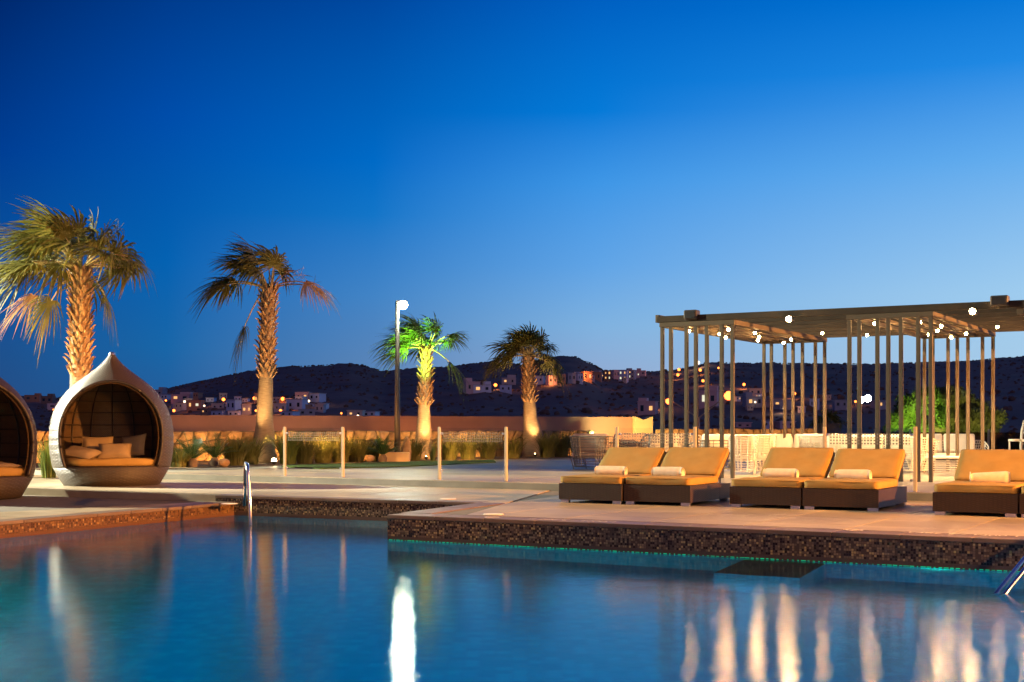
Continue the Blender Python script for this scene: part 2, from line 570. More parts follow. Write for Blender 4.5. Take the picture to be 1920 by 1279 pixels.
M['window_dark'] = mat('window_dark', (0.02, 0.025, 0.035), None, 0.15)
for _n, _a in (('white', (0.84, 0.78, 0.80)), ('cream', (0.78, 0.60, 0.46)), ('terracotta', (0.62, 0.28, 0.16)),
               ('grey', (0.46, 0.42, 0.44)), ('blue', (0.62, 0.64, 0.78)), ('pink', (0.80, 0.50, 0.46)), ('brown', (0.30, 0.18, 0.13))):
    M['house_' + _n] = mat('house_' + _n, tuple(v * 0.88 for v in _a), _a, 0.85, 0.4, coord='Object')


# ------------------------------------------------------------------ mesh builder
class MB:
    def __init__(self):
        self.v, self.f, self.uv = [], [], []

    def face(self, pts, uvs=None):
        i = len(self.v)
        self.v += [tuple(p) for p in pts]
        self.f.append(tuple(range(i, i + len(pts))))
        self.uv.append(uvs or [(0, 0)] * len(pts))

    def mesh(self, vs, fs, uvs=None):
        i = len(self.v)
        self.v += [tuple(p) for p in vs]
        for q, f in enumerate(fs):
            self.f.append(tuple(a + i for a in f))
            self.uv.append(uvs[q] if uvs else [(0, 0)] * len(f))

    def box(self, c, s, rz=0.0, bevel=0.0, mtx=None):
        hx_, hy_, hz_ = s[0] / 2, s[1] / 2, s[2] / 2
        ca, sa = math.cos(rz), math.sin(rz)

        def T(p):
            x, y, z = p
            w = Vector((x * ca - y * sa, x * sa + y * ca, z))
            if mtx is not None:
                w = mtx @ w
            return (c[0] + w[0], c[1] + w[1], c[2] + w[2])
        if bevel <= 0:
            vs = [T((a * hx_, b * hy_, d * hz_)) for d in (-1, 1) for b in (-1, 1) for a in (-1, 1)]
            fs = [(0, 2, 3, 1), (4, 5, 7, 6), (0, 1, 5, 4), (2, 6, 7, 3), (0, 4, 6, 2), (1, 3, 7, 5)]
            d = s
            uvs = [[(0, 0), (0, d[1]), (d[0], d[1]), (d[0], 0)], [(0, 0), (d[0], 0), (d[0], d[1]), (0, d[1])],
                   [(0, 0), (d[0], 0), (d[0], d[2]), (0, d[2])], [(0, 0), (0, d[2]), (d[0], d[2]), (d[0], 0)],
                   [(0, 0), (0, d[2]), (d[1], d[2]), (d[1], 0)], [(0, 0), (d[1], 0), (d[1], d[2]), (0, d[2])]]
            self.mesh(vs, fs, uvs)
        else:
            bm = bmesh.new()
            bmesh.ops.create_cube(bm, size=1.0)
            for q in bm.verts:
                q.co = Vector((q.co.x * s[0], q.co.y * s[1], q.co.z * s[2]))
            bmesh.ops.bevel(bm, geom=list(bm.edges), offset=bevel, segments=3, profile=0.5, affect='EDGES')
            bm.verts.index_update()
            self.mesh([T(q.co) for q in bm.verts], [tuple(q.index for q in f.verts) for f in bm.faces])
            bm.free()

    def prism(self, poly, z0, z1, top=True, bottom=False, sides=True):
        n = len(poly)
        if top:
            self.face([(p[0], p[1], z1) for p in poly], [(p[0], p[1]) for p in poly])
        if bottom:
            self.face([(p[0], p[1], z0) for p in reversed(poly)])
        if sides:
            run = 0.0
            for i in range(n):
                a, b = poly[i], poly[(i + 1) % n]
                L = math.hypot(b[0] - a[0], b[1] - a[1])
                self.face([(a[0], a[1], z0), (b[0], b[1], z0), (b[0], b[1], z1), (a[0], a[1], z1)],
                          [(run, z0), (run + L, z0), (run + L, z1), (run, z1)])
                run += L

    def tube(self, pts, r, n=6, caps=True):
        pts = [Vector(p) for p in pts]
        rr = r if isinstance(r, (list, tuple)) else [r] * len(pts)
        rings = []
        prev = None
        for i, p in enumerate(pts):
            t = (pts[min(i + 1, len(pts) - 1)] - pts[max(i - 1, 0)])
            if t.length < 1e-9:
                t = Vector((0, 0, 1))
            t.normalize()
            if prev is None:
                a = t.cross(Vector((0, 0, 1)))
                if a.length < 1e-3:
                    a = t.cross(Vector((0, 1, 0)))
            else:
                a = prev - t * prev.dot(t)
            a.normalize()
            prev = a
            b = t.cross(a)
            rings.append([p + (a * math.cos(2 * PI * j / n) + b * math.sin(2 * PI * j / n)) * rr[i] for j in range(n)])
        vs = [q for ring in rings for q in ring]
        fs = []
        for i in range(len(pts) - 1):
            for j in range(n):
                k = (j + 1) % n
                fs.append((i * n + j, i * n + k, (i + 1) * n + k, (i + 1) * n + j))
        if caps:
            fs.append(tuple(reversed(range(n))))
            fs.append(tuple((len(pts) - 1) * n + j for j in range(n)))
        self.mesh(vs, fs)

    def lathe(self, prof, n=24, c=(0, 0, 0), a0=0.0, a1=2 * PI):
        full = abs(a1 - a0 - 2 * PI) < 1e-6
        m_ = n if full else n + 1
        vs, fs, uvs = [], [], []
        for (r, z) in prof:
            for j in range(m_):
                t = a0 + (a1 - a0) * j / n
                vs.append((c[0] + r * math.cos(t), c[1] + r * math.sin(t), c[2] + z))
        run = [0.0]
        for i in range(1, len(prof)):
            run.append(run[-1] + math.hypot(prof[i][0] - prof[i - 1][0], prof[i][1] - prof[i - 1][1]))
        for i in range(len(prof) - 1):
            for j in range(n):
                k = (j + 1) % m_
                fs.append((i * m_ + j, i * m_ + k, (i + 1) * m_ + k, (i + 1) * m_ + j))
                t0, t1 = (a1 - a0) * j / n, (a1 - a0) * (j + 1) / n
                uvs.append([(t0, run[i]), (t1, run[i]), (t1, run[i + 1]), (t0, run[i + 1])])
        self.mesh(vs, fs, uvs)

    def sphere(self, c, r, n=10, m_=6, sc=(1, 1, 1)):
        self.lathe([(max(1e-4, r * math.sin(PI * i / m_)) * sc[0], -r * math.cos(PI * i / m_) * sc[2]) for i in range(m_ + 1)], n, c)

    def data(self, name, material, smooth=False):
        me = bpy.data.meshes.new(name)
        me.from_pydata(self.v, [], self.f)
        ul = me.uv_layers.new(name='UVMap')
        flat = [c for fu in self.uv for q in fu for c in q]
        ul.data.foreach_set('uv', flat)
        if smooth:
            me.polygons.foreach_set('use_smooth', [True] * len(me.polygons))
        me.materials.append(material)
        me.update()
        return me

    def build(self, name, material, parent=None, smooth=False, kind=None, label=None):
        o = bpy.data.objects.new(name, self.data(name, material, smooth))
        COL.objects.link(o)
        if parent is not None:
            o.parent = parent
        if kind:
            o['kind'] = kind
        if label:
            o['label'] = label
        return o


def put(name, me, parent=None, loc=(0, 0, 0), rz=0.0, rot=None, scale=None):
    o = bpy.data.objects.new(name, me)
    COL.objects.link(o)
    o.location = loc
    o.rotation_euler = rot if rot is not None else (0, 0, rz)
    if scale is not None:
        o.scale = scale
    if parent is not None:
        o.parent = parent
    return o


def thing(name, label, cat, loc=(0, 0, 0), rz=0.0, group=None):
    o = bpy.data.objects.new(name, None)
    COL.objects.link(o)
    o.location = loc
    o.rotation_euler = (0, 0, rz)
    tag(o, label, cat, group)
    return o


def tag(o, label, cat, group=None):
    o['label'] = label
    o['category'] = cat
    if group:
        o['group'] = group
    return o


KIDS = {}


def copy_tree(o, label=None, parent=None):
    c = o.copy()
    COL.objects.link(c)
    if parent is not None:
        c.parent = parent
        c.matrix_parent_inverse = o.matrix_parent_inverse
    if label:
        c['label'] = label
    for ch in list(o.children):
        copy_tree(ch, None, c)
    return c


def clip_poly(sub, clip):
    """Sutherland-Hodgman, clip polygon convex and counter-clockwise"""
    out = [Vector(p[:2]) for p in sub]
    for i in range(len(clip)):
        a, b = Vector(clip[i][:2]), Vector(clip[(i + 1) % len(clip)][:2])
        inp, out = out, []
        if not inp:
            break

        def side(p):
            return (b.x - a.x) * (p.y - a.y) - (b.y - a.y) * (p.x - a.x)
        for j in range(len(inp)):
            p, q = inp[j], inp[(j + 1) % len(inp)]
            sp_, sq = side(p), side(q)
            if sp_ >= 0:
                out.append(p)
            if (sp_ >= 0) != (sq >= 0):
                t = sp_ / (sp_ - sq)
                out.append(p + (q - p) * t)
    return out


def area(poly):
    return 0.5 * sum(poly[i][0] * poly[(i + 1) % len(poly)][1] - poly[(i + 1) % len(poly)][0] * poly[i][1] for i in range(len(poly)))


def ccw(poly):
    poly = [Vector(p[:2]) for p in poly]
    return poly if area(poly) > 0 else list(reversed(poly))


def shrink(poly, d):
    n = len(poly)
    out = []
    for i in range(n):
        p0, p1, p2 = poly[i - 1], poly[i], poly[(i + 1) % n]
        e1, e2 = (p1 - p0), (p2 - p1)
        if e1.length < 1e-6 or e2.length < 1e-6:
            continue
        e1.normalize()
        e2.normalize()
        n1, n2 = Vector((-e1.y, e1.x)), Vector((-e2.y, e2.x))
        m_ = n1 + n2
        L = m_.length_squared
        if L < 1e-6:
            continue
        out.append(p1 + m_ * (2 * d / L))
    return out


def pavers(parent, poly, z, size, origin, ax, ay, view=None):
    """square pavers clipped to a convex deck outline, 8 mm joints, each its own object"""
    poly = ccw(poly)
    ax, ay = Vector(ax[:2]), Vector(ay[:2])
    o = Vector(origin[:2])
    ss = [((p - o).dot(ax), (p - o).dot(ay)) for p in poly]
    i0, i1 = int(min(a for a, b in ss) // size[0]), int(max(a for a, b in ss) // size[0])
    j0, j1 = int(min(b for a, b in ss) // size[1]), int(max(b for a, b in ss) // size[1])
    cnt = 0
    for i in range(i0, i1 + 1):
        for j in range(j0, j1 + 1):
            q = [o + ax * (i + a) * size[0] + ay * (j + b) * size[1] for a, b in ((0, 0), (1, 0), (1, 1), (0, 1))]
            c = sum(q, Vector((0, 0))) / 4
            if c.y < 2 or abs(c.x / max(c.y, 0.1)) > 0.44:
                continue
            cl = clip_poly(ccw(q), poly)
            if len(cl) < 3 or abs(area(cl)) < 0.02:
                continue
            cl = shrink(cl, 0.006)
            if len(cl) < 3 or area(cl) < 0.01:
                continue
            mb = MB()
            mb.prism([(p.x - c.x, p.y - c.y) for p in cl], z - 0.012, z + random.uniform(-0.0003, 0.0003))
            ob = mb.build('paver', M['paver'], parent)
            ob.location = (c.x, c.y, 0)
            cnt += 1
    return cnt


def coping_run(parent, a, b, z, inward, width, step, over=0.03, th=0.05):
    a, b = Vector(a[:2]), Vector(b[:2])
    d = (b - a)
    L = d.length
    d.normalize()
    inward = Vector(inward[:2])
    n = max(1, round(L / step))
    s = L / n
    mb = MB()
    mb.box((0, 0, 0), (s - 0.006, width + over, th), 0, 0.008)
    me = mb.data('coping_stone', M['coping'], False)
    rz = math.atan2(d.y, d.x)
    for i in range(n):
        c = a + d * (s * (i + 0.5)) + inward * ((width - over) / 2)
        put('coping_stone', me, parent, (c.x, c.y, z - th / 2 + 0.0015 + random.uniform(-.0005, .0005)), rz)


# ------------------------------------------------------------------ decks, pool
P_O = G(728, 965, ZM)             # near corner of the lounger platform
P_B = G(900, 942.5, ZM)           # where its left edge meets the middle deck
P_R = G(1920, 1012, ZM)
ed = (P_R - P_O).normalized()
P_R2 = P_O + ed * 15.0
M0 = G(405, 928, ZM)
M1 = P_B
L0 = G(0, 978, ZL)
L1 = G(457, 939.5, ZL)
le = (L1 - L0).normalized()
L00 = L0 - le * 14


def stepline(x):
    return Vector((x, 28.26 - 0.619 * (x + 5.07), 0))


def solid(name, poly, ztop, zbot=-1.4):
    poly = ccw(poly)
    mb = MB()
    mb.prism(poly, zbot, ztop - 0.012)
    return mb.build(name, M['joint'], None, kind='structure')


right_poly = [P_O, P_R2, stepline(15.5), stepline(P_B.x + 1.2), P_B]
platform = solid('lounger_platform', right_poly, ZM)
mid_left = Vector((-17.0, M0.y + 0.56 * (17.0 + M0.x), 0))
mid_poly = [M0, M1, stepline(P_B.x + 1.2), stepline(-17.0), mid_left]
middle = solid('middle_deck', mid_poly, ZM)
left_poly = [L00, L1, G(458, 936.5, ZL), M0, mid_left, Vector((-30, mid_left.y, 0)), Vector((-30, L00.y, 0))]
left = solid('left_platform', left_poly, ZL)

# facing walls (mosaic above the waterline, blue tile below)
def facing(parent, a, b, ztop, name='mosaic_facing', out=0.012, mt='mosaic'):
    a, b = Vector(a[:2]), Vector(b[:2])
    d = (b - a).normalized()
    nrm = Vector((d.y, -d.x))
    a2, b2 = a + nrm * out, b + nrm * out
    L = (b - a).length
    mb = MB()
    mb.face([(a2.x, a2.y, 0.0), (b2.x, b2.y, 0.0), (b2.x, b2.y, ztop), (a2.x, a2.y, ztop)], [(0, 0), (L, 0), (L, ztop), (0, ztop)])
    mb.build(name, M[mt], parent)
    mb = MB()
    mb.face([(a2.x, a2.y, -1.4), (b2.x, b2.y, -1.4), (b2.x, b2.y, 0.0), (a2.x, a2.y, 0.0)], [(0, -1.4), (L, -1.4), (L, 0), (0, 0)])
    mb.build('tile_facing', M['pool_tile'], parent)


facing(platform, P_O, P_R2, ZM - 0.044)
facing(platform, P_B, P_O, ZM - 0.044)
facing(middle, M0, M1, ZM - 0.044)
facing(left, L00, L1, ZL - 0.044, mt='mosaic_lamplit')
nin = Vector((-ed.y, ed.x, 0))
if nin.y < 0:
    nin = -nin
pb = (P_B - P_O).normalized()
coping_run(platform, P_O, P_R2, ZM, nin, 0.42, 0.75)
pin = Vector((pb.y, -pb.x, 0))
coping_run(platform, P_O + pb * 0.43, P_B, ZM, pin, 0.42, 0.75)
md = (M1 - M0).normalized()
min_ = Vector((-md.y, md.x, 0))
if min_.y < 0:
    min_ = -min_
coping_run(middle, M0, M1, ZM, min_, 0.30, 0.75)
lin = Vector((-le.y, le.x, 0))
if lin.x > 0:
    lin = -lin
coping_run(left, L0 - le * 4, L1, ZL, lin, 0.30, 0.75)
# pavers
rp = [P_O + nin * 0.43 + pin * 0.43, P_R2 + nin * 0.43, stepline(15.5), stepline(P_B.x + 1.2), P_B + pin * 0.43]
pavers(platform, rp, ZM, (1.2, 1.2), P_O, U, V)
pavers(platform, [P_B + pin * 0.01, P_B + pin * 0.42, stepline(P_B.x + 1.2)], ZM, (3.6, 3.6), P_O, U, V)
mp_ = [M0 + min_ * 0.30, M1 + min_ * 0.30, stepline(P_B.x + 1.2), stepline(-17.0), mid_left + min_ * 0.0]
pavers(middle, mp_, ZM, (1.2, 1.2), P_O, U, V)
lp1 = [L00 + lin * 0.31, L1 + lin * 0.31, M0 - min_ * 0.012, mid_left - min_ * 0.012, Vector((-17, L00.y, 0))]
pavers(left, lp1, ZL, (1.2, 1.2), L1, U, V)
# the pale riser between left platform and middle deck
mb = MB()
a, b = M0 - min_ * 0.006, mid_left - min_ * 0.006
mb.face([(b.x, b.y, ZL - 0.02), (a.x, a.y, ZL - 0.02), (a.x, a.y, ZM), (b.x, b.y, ZM)])
mb.build('riser', M['paver'], middle)

# upper deck with its riser
ud = [stepline(-9.0), stepline(26), Vector((40, 40, 0)), Vector((30, 66, 0)), Vector((-30, 66, 0)), Vector((-30, 45, 0))]
mb = MB()
mb.prism(ccw(ud), -0.2, ZU)
upper = mb.build('upper_deck', M['deck'], None, kind='structure')
sd = (stepline(1) - stepline(0)).normalized()
sn = Vector((-sd.y, sd.x, 0))
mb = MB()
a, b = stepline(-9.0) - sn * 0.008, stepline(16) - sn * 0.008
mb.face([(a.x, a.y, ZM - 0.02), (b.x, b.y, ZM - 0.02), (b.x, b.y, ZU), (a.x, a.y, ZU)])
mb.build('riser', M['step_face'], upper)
# wide paving bands of the upper deck, 1.5 m slabs near its edge
for i in range(17):
    for j in range(4):
        c0 = stepline(-8.4) + sd * (1.5 * i) + sn * (1.5 * j + 0.05)
        q = [c0, c0 + sd * 1.49, c0 + sd * 1.49 + sn * 1.49, c0 + sn * 1.49]
        c = sum(q, Vector()) / 4
        if abs(c.x / c.y) > 0.42:
            continue
        mb = MB()
        mb.prism([(p.x - c.x, p.y - c.y) for p in q], ZU, ZU + 0.008 + random.uniform(0, .002))
        ob = mb.build('paver', M['paver'], upper)
        ob.location = (c.x, c.y, 0)

# pool basin and water
mb = MB()
mb.face([(-30, -12, -1.35), (32, -12, -1.35), (32, 30, -1.35), (-30, 30, -1.35)], [(-30, -12), (32, -12), (32, 30), (-30, 30)])
mb.face([(-30, -12, -1.35), (-30, -12, 0.3), (32, -12, 0.3), (32, -12, -1.35)], [(-30, -1.35), (-30, .3), (32, .3), (32, -1.35)])
basin = mb.build('pool_basin', M['pool_tile'], None, kind='structure')
mb = MB()
mb.face([(-30, -11.9, 0), (32, -11.9, 0), (32, 26, 0), (-30, 26, 0)])
mb.build('pool_water', M['water'], None, kind='structure')

# submerged bench below the platform and the green lit ledge
bn = [G(1338, 1084, -0.06), G(1500, 1094, -0.06), G(1548, 1066, -0.06), G(1405, 1054, -0.06)]
mb = MB()
mb.prism(ccw(bn), -1.35, -0.06)
ob = mb.build('bench_base', M['pool_tile'], basin)
mb = MB()
mb.prism(ccw(bn), -0.06, -0.052)
mb.build('bench_top', M['coping'], basin)
a, b = P_O - nin * 0.014 + ed * 0.02, P_O - nin * 0.014 + ed * 9.0
mb = MB()
for q in range(150):
    w = random.uniform(.15, 1.0) * (b - a).length / 150
    c = a + (b - a) * ((q + .5) / 150)
    mb.box((c.x, c.y, 0.008), (w, 0.010, 0.009 * random.uniform(.4, 1)), math.atan2(ed.y, ed.x))
mb.build('led_strip', M['e_green'], platform)
lg = [G(1555, 1078, -0.2), G(1925, 1112, -0.2), G(1925, 1094, -0.2), G(1565, 1067, -0.2)]
mb = MB()
mb.prism(ccw(lg), -0.6, -0.2)
mb.build('pool_ledge', M['pool_tile'], basin)

# pool lamps under water
for (x, y, p, c) in ((-7.5, 4.0, 560, (0.0, 0.62, 0.42)), (-4.0, 3.2, 520, (0.0, 0.58, 0.60)), (-1.0, 3.0, 520, (0.0, 0.52, 0.72)),
                     (2.0, 3.0, 330, (0.0, 0.46, 0.66)), (4.6, 3.2, 400, (0.0, 0.46, 0.75))):
    lamp('SPOT', 'pool_lamp', (x, y, -0.6), p * 2.1, c, (x * 1.4, 14.0, -1.1), 0.05, 140, 0.9)
for (x, y, p, c) in ((-7.2, 12.5, 480, (0.0, 0.62, 0.38)), (-6.0, 9.5, 300, (0.0, 0.62, 0.40)), (5.9, 10.6, 150, (0.0, 0.45, 0.62)), (5.0, 8.0, 150, (0.0, 0.45, 0.60))):
    lamp('POINT', 'pool_lamp', (x, y, -0.45), p, c, radius=0.0)
lamp('POINT', 'pool_lamp', tuple(G(1750, 1085, -0.1) + Vector((0, 0, 0.02)))[:3], 4, (0.05, 1.0, 0.5), radius=0.0)

# depth marking on the coping, read from the deck side
def marking(text, c, rz, size, parent):
    cu = bpy.data.curves.new('marking', 'FONT')
    cu.body = text
    cu.size = size
    cu.align_x = 'CENTER'
    cu.align_y = 'CENTER'
    o = bpy.data.objects.new('marking', cu)
    COL.objects.link(o)
    dg = bpy.context.evaluated_depsgraph_get()
    me = bpy.data.meshes.new_from_object(o.evaluated_get(dg))
    bpy.data.objects.remove(o)
    me.materials.clear()
    me.materials.append(M['mark'])
    return put('depth_marking', me, parent, c, rz)


rzp = math.atan2(ed.y, ed.x)
for (px, py) in ((1800, 1003), (1072, 977)):
    c = G(px, py, ZM)
    marking('1.00M / 3.28FT.', (c.x, c.y, ZM + 0.010), rzp + PI, 0.20, platform)
    s = c - ed * 1.15
    mb = MB()
    mb.lathe([(0.075, 0.0), (0.10, 0.0)], 24)
    mb.box((0, 0, 0), (0.17, 0.02, 0.002), 0.7)
    ob = mb.build('no_diving_mark', M['mark'], platform)
    ob.location = (s.x, s.y, ZM + 0.010)
for (px, py, par, z) in ((925, 965.2, platform, ZM), (840, 936.5, middle, ZM), (430, 945.5, left, ZL)):
    c = G(px, py, z)
    mb = MB()
    mb.lathe([(0.0001, 0.010), (0.13, 0.010), (0.14, 0.0)], 24)
    ob = mb.build('skimmer_lid', M['lid'], par)
    ob.location = (c.x, c.y, z + 0.004)

# ------------------------------------------------------------------ handrails
def handrail(name, label, pts, off, r=0.021):
    t = thing(name, label, 'handrail', pts[0])
    o0 = Vector(pts[0])
    for k in (0, 1):
        mb = MB()
        pp = [Vector(p) - o0 + Vector(off) * k for p in pts]
        # round the corners
        sm = [pp[0]]
        for i in range(1, len(pp) - 1):
            a_, b_, c_ = pp[i - 1], pp[i], pp[i + 1]
            l1, l2 = min(.16, (a_ - b_).length / 2), min(.16, (c_ - b_).length / 2)
            s0, s1 = b_ + (a_ - b_).normalized() * l1, b_ + (c_ - b_).normalized() * l2
            for q in range(6):
                w = q / 5
                sm.append(s0 * (1 - w) ** 2 + b_ * 2 * w * (1 - w) + s1 * w * w)
        sm.append(pp[-1])
        mb.tube(sm, r, 10)
        mb.build('rail', M['steel'], t, True)
    return t


e0 = G(470, 985, 0.0)
e9 = G(458, 945, ZL)
ez = 0.92
handrail('pool_handrail', 'pair of upright chrome handrails rising from the water at the left platform corner', [
    (e0.x, e0.y, -0.5), (e0.x - .005, e0.y, 0.3), (e0.x - .07, e0.y + .10, ez), (e9.x + .05, e9.y - .15, ez - .02), (e9.x, e9.y, 0.2)],
    (-0.09, 0.45, 0), 0.028)
e1 = G(1868, 1112, 0.0)
handrail('pool_handrail', 'slanting steel handrail at the right edge of the frame dipping into the pool', [
    (e1.x - 0.1, e1.y - 0.05, -0.12), (e1.x, e1.y, 0.0), (e1.x + 0.95, e1.y + 0.95, 0.62), (e1.x + 1.6, e1.y + 1.6, 0.62), (e1.x + 1.7, e1.y + 1.7, 0.0)],
    (0.05, -0.07, 0))

# ------------------------------------------------------------------ egg shaped daybeds
PROF = [(0.96, 0.0), (1.03, 0.12), (1.17, 0.37), (1.185, 0.43), (1.215, 0.6), (1.235, 0.8), (1.24, 1.0), (1.225, 1.2), (1.185, 1.4), (1.12, 1.58),
        (1.02, 1.76), (0.90, 1.92), (0.76, 2.06), (0.60, 2.19), (0.45, 2.30), (0.32, 2.40), (0.21, 2.50), (0.13, 2.59), (0.075, 2.67), (0.045, 2.72)]


def ribbed(prof):
    out = []
    for (r0, z0), (r1, z1) in zip(prof[:-1], prof[1:]):
        n = max(1, int((z1 - z0) / 0.028))
        for q in range(n):
            f_ = q / n
            r, z = r0 + (r1 - r0) * f_, z0 + (z1 - z0) * f_
            w = max(0.0, 1 - abs(z - 1.0) / 0.75)
            out.append((r + 0.005 * w * math.cos(2 * PI * z / 0.165), z))
    return out + [prof[-1]]


def revolve_cut(prof, n, cut, zmin, name, material, parent, thick=0.0):
    """surface of revolution, the part in front of the plane x = cut above zmin taken away"""
    mb = MB()
    mb.lathe(prof, n)
    me = mb.data(name, material, True)
    bm = bmesh.new()
    bm.from_mesh(me)
    bmesh.ops.remove_doubles(bm, verts=bm.verts, dist=1e-5)
    geom = list(bm.verts) + list(bm.edges) + list(bm.faces)
    # tilt the cut slightly so that the arch leans back with the shell
    bmesh.ops.bisect_plane(bm, geom=geom, plane_co=(cut, 0, 0.9), plane_no=Vector((1, 0, 0.05)).normalized())
    nn = Vector((1, 0, 0.05)).normalized()
    dead = [f for f in bm.faces if (f.calc_center_median() - Vector((cut, 0, 0.9))).dot(nn) > 1e-4 and f.calc_center_median().z > zmin]
    bmesh.ops.delete(bm, geom=dead, context='FACES')
    bm.to_mesh(me)
    bm.free()
    for p in me.polygons:
        p.use_smooth = True
    o = bpy.data.objects.new(name, me)
    COL.objects.link(o)
    o.parent = parent
    if thick:
        md_ = o.modifiers.new('solid', 'SOLIDIFY')
        md_.thickness = thick
        md_.offset = -1
    return o


def make_pod(label, loc, rz, scale=1.0):
    t = thing('egg_daybed', label, 'daybed', loc, rz, 'egg shaped wicker daybeds')
    t.scale = (scale, scale, scale)
    cut = 0.74
    base = [p for p in PROF if p[1] <= 0.37]
    mb = MB()
    mb.lathe([(0.0001, 0.0)] + base + [(1.14, 0.40), (0.0001, 0.40)], 64)
    mb.build('base', M['pod_weave'], t, True)
    shell = [p for p in PROF if p[1] >= 0.37]
    revolve_cut(ribbed(shell), 72, cut, 0.38, 'shell', M['pod_weave'], t, 0.045)
    inner = [(max(0.01, r - 0.075), z) for r, z in shell if z < 2.5]
    revolve_cut(inner, 72, cut - 0.01, 0.38, 'lining', M['pod_lining'], t)
    # arch lip round the opening
    pts = []
    for z in [0.40 + 0.04 * i for i in range(46)]:
        for (r0, z0), (r1, z1) in zip(shell[:-1], shell[1:]):
            if z0 <= z <= z1:
                r = r0 + (r1 - r0) * (z - z0) / (z1 - z0)
                x = cut - 0.05 * (z - 0.9)
                if r > x:
                    pts.append((x, math.sqrt(r * r - x * x), z))
    ring = pts + [(pts[-1][0], y, pts[-1][2] + 0.004) for y in ()] + [(p[0], -p[1], p[2]) for p in reversed(pts)]
    mb = MB()
    mb.tube(ring, 0.034, 8)
    mb.build('arch_lip', M['pod_weave'], t, True)
    # ribs inside the shell
    rin = [(max(0.02, r - 0.095), z) for r, z in shell if z < 2.35]
    for k in range(11):
        an = R(180 + (k - 5) * 23)
        mb = MB()
        mb.tube([(r * math.cos(an), r * math.sin(an), z) for r, z in rin if r * math.cos(an) < cut - .04], 0.017, 6)
        mb.build('rib', M['pod_rib'], t, True)
    for z in (0.72, 0.98, 1.24, 1.50, 1.74, 1.94):
        for (r0, z0), (r1, z1) in zip(rin[:-1], rin[1:]):
            if z0 <= z < z1:
                r = r0 + (r1 - r0) * (z - z0) / (z1 - z0)
        am = math.acos(max(-1, min(1, (cut - 0.06) / r))) if r > cut - 0.06 else 0.0
        mb = MB()
        mb.tube([(r * math.cos(am + (2 * PI - 2 * am) * i / 40), r * math.sin(am + (2 * PI - 2 * am) * i / 40), z) for i in range(41)], 0.012, 6)
        mb.build('hoop', M['pod_rib'], t, True)
    # mattress
    mb = MB()
    prof = [(0.0001, 0.56), (0.9, 0.56), (1.04, 0.55), (1.085, 0.52), (1.09, 0.46), (1.06, 0.41), (0.0001, 0.405)]
    mb.lathe(prof, 64)
    vs = []
    for (x, y, z) in mb.v:
        if x > 0.86:
            x = 0.86 + (x - 0.86) * 0.25
        vs.append((x, y, z + (0.012 * math.sin(5 * y) if z > 0.5 else 0)))
    mb.v = vs
    mb.build('mattress', M['cushion'], t, True)
    mb = MB()
    mb.lathe([(0.06, 2.66), (0.065, 2.72), (0.03, 2.745), (0.0001, 2.745)], 16)
    mb.build('finial', M['foot'], t, True)
    return t


def pillow_data(w, h, th, seed=0):
    rnd = random.Random(seed)
    n = 12
    mb = MB()
    vs, fs = [], []
    for sgn in (1, -1):
        for i in range(n + 1):
            for j in range(n + 1):
                a_, b_ = i / n * 2 - 1, j / n * 2 - 1
                e = (1 - a_ ** 4) * (1 - b_ ** 4)
                px_, py_ = a_ * (1 - 0.07 * (1 - b_ * b_)), b_ * (1 - 0.07 * (1 - a_ * a_))
                zz = sgn * th / 2 * max(e, 0) ** 0.55 * (1 + 0.12 * math.sin(3 * a_ + seed) * math.cos(2.6 * b_ + seed))
                vs.append((px_ * w / 2, py_ * h / 2, zz))
    m_ = n + 1
    for s_, off in ((1, 0), (-1, m_ * m_)):
        for i in range(n):
            for j in range(n):
                q = (off + i * m_ + j, off + (i + 1) * m_ + j, off + (i + 1) * m_ + j + 1, off + i * m_ + j + 1)
                fs.append(q if s_ > 0 else tuple(reversed(q)))
    mb.mesh(vs, fs)
    return mb.data('pillow', M['pillow'], True)


def pillow(label, root, p, rot, w=0.62, h=0.44, th=0.17, seed=0, group='cushions in the daybed'):
    mtx = Matrix.LocRotScale(root.location, root.rotation_euler, root.scale)
    o = put('cushion', pillow_data(w, h, th, seed), None, mtx @ Vector(p))
    rm = root.rotation_euler.to_matrix() @ Matrix.Rotation(rot[2], 3, 'Z') @ Matrix.Rotation(rot[1], 3, 'Y') @ Matrix.Rotation(rot[0], 3, 'X')
    o.rotation_euler = rm.to_euler()
    tag(o, label, 'cushion', group)
    return o


c2 = D(210, 912, 27.2)
pod2 = make_pod('grey egg daybed with cushions in its arched opening, before the big palm', (c2.x, c2.y, ZM), R(-90 + 16), 0.985)
c1 = D(-66, 940, 24.1)
pod1 = make_pod('dark egg daybed cut off by the left edge of the photograph', (c1.x, c1.y, ZL), R(-90 + 36), 1.0)
# local axes: +x out of the opening, +y to the right-hand side seen from inside; seen from the camera left is -y
pillow('rectangular tan cushion lying at the left end of the egg daybed', pod2, (0.42, -0.62, 0.66), (R(14), R(8), R(60)), 0.75, 0.5, 0.2, 1)
pillow('tan cushion standing upright at the back of the egg daybed, left of middle', pod2, (-0.15, -0.28, 0.79), (R(0), R(66), R(4)), 0.44, 0.62, 0.17, 2)
pillow('low tan cushion leaning in the middle front of the egg daybed', pod2, (0.32, 0.06, 0.70), (R(0), R(52), R(-4)), 0.38, 0.66, 0.17, 3)
pillow('tilted tan cushion with raised corner at the right of the egg daybed', pod2, (0.0, 0.42, 0.80), (R(18), R(62), R(-12)), 0.5, 0.56, 0.17, 4)
pillow('thin pale cushion on the mattress of the cut-off left daybed', pod1, (0.5, 0.45, 0.60), (0, R(4), R(20)), 0.7, 0.5, 0.1, 5, 'cushions in the left daybed')

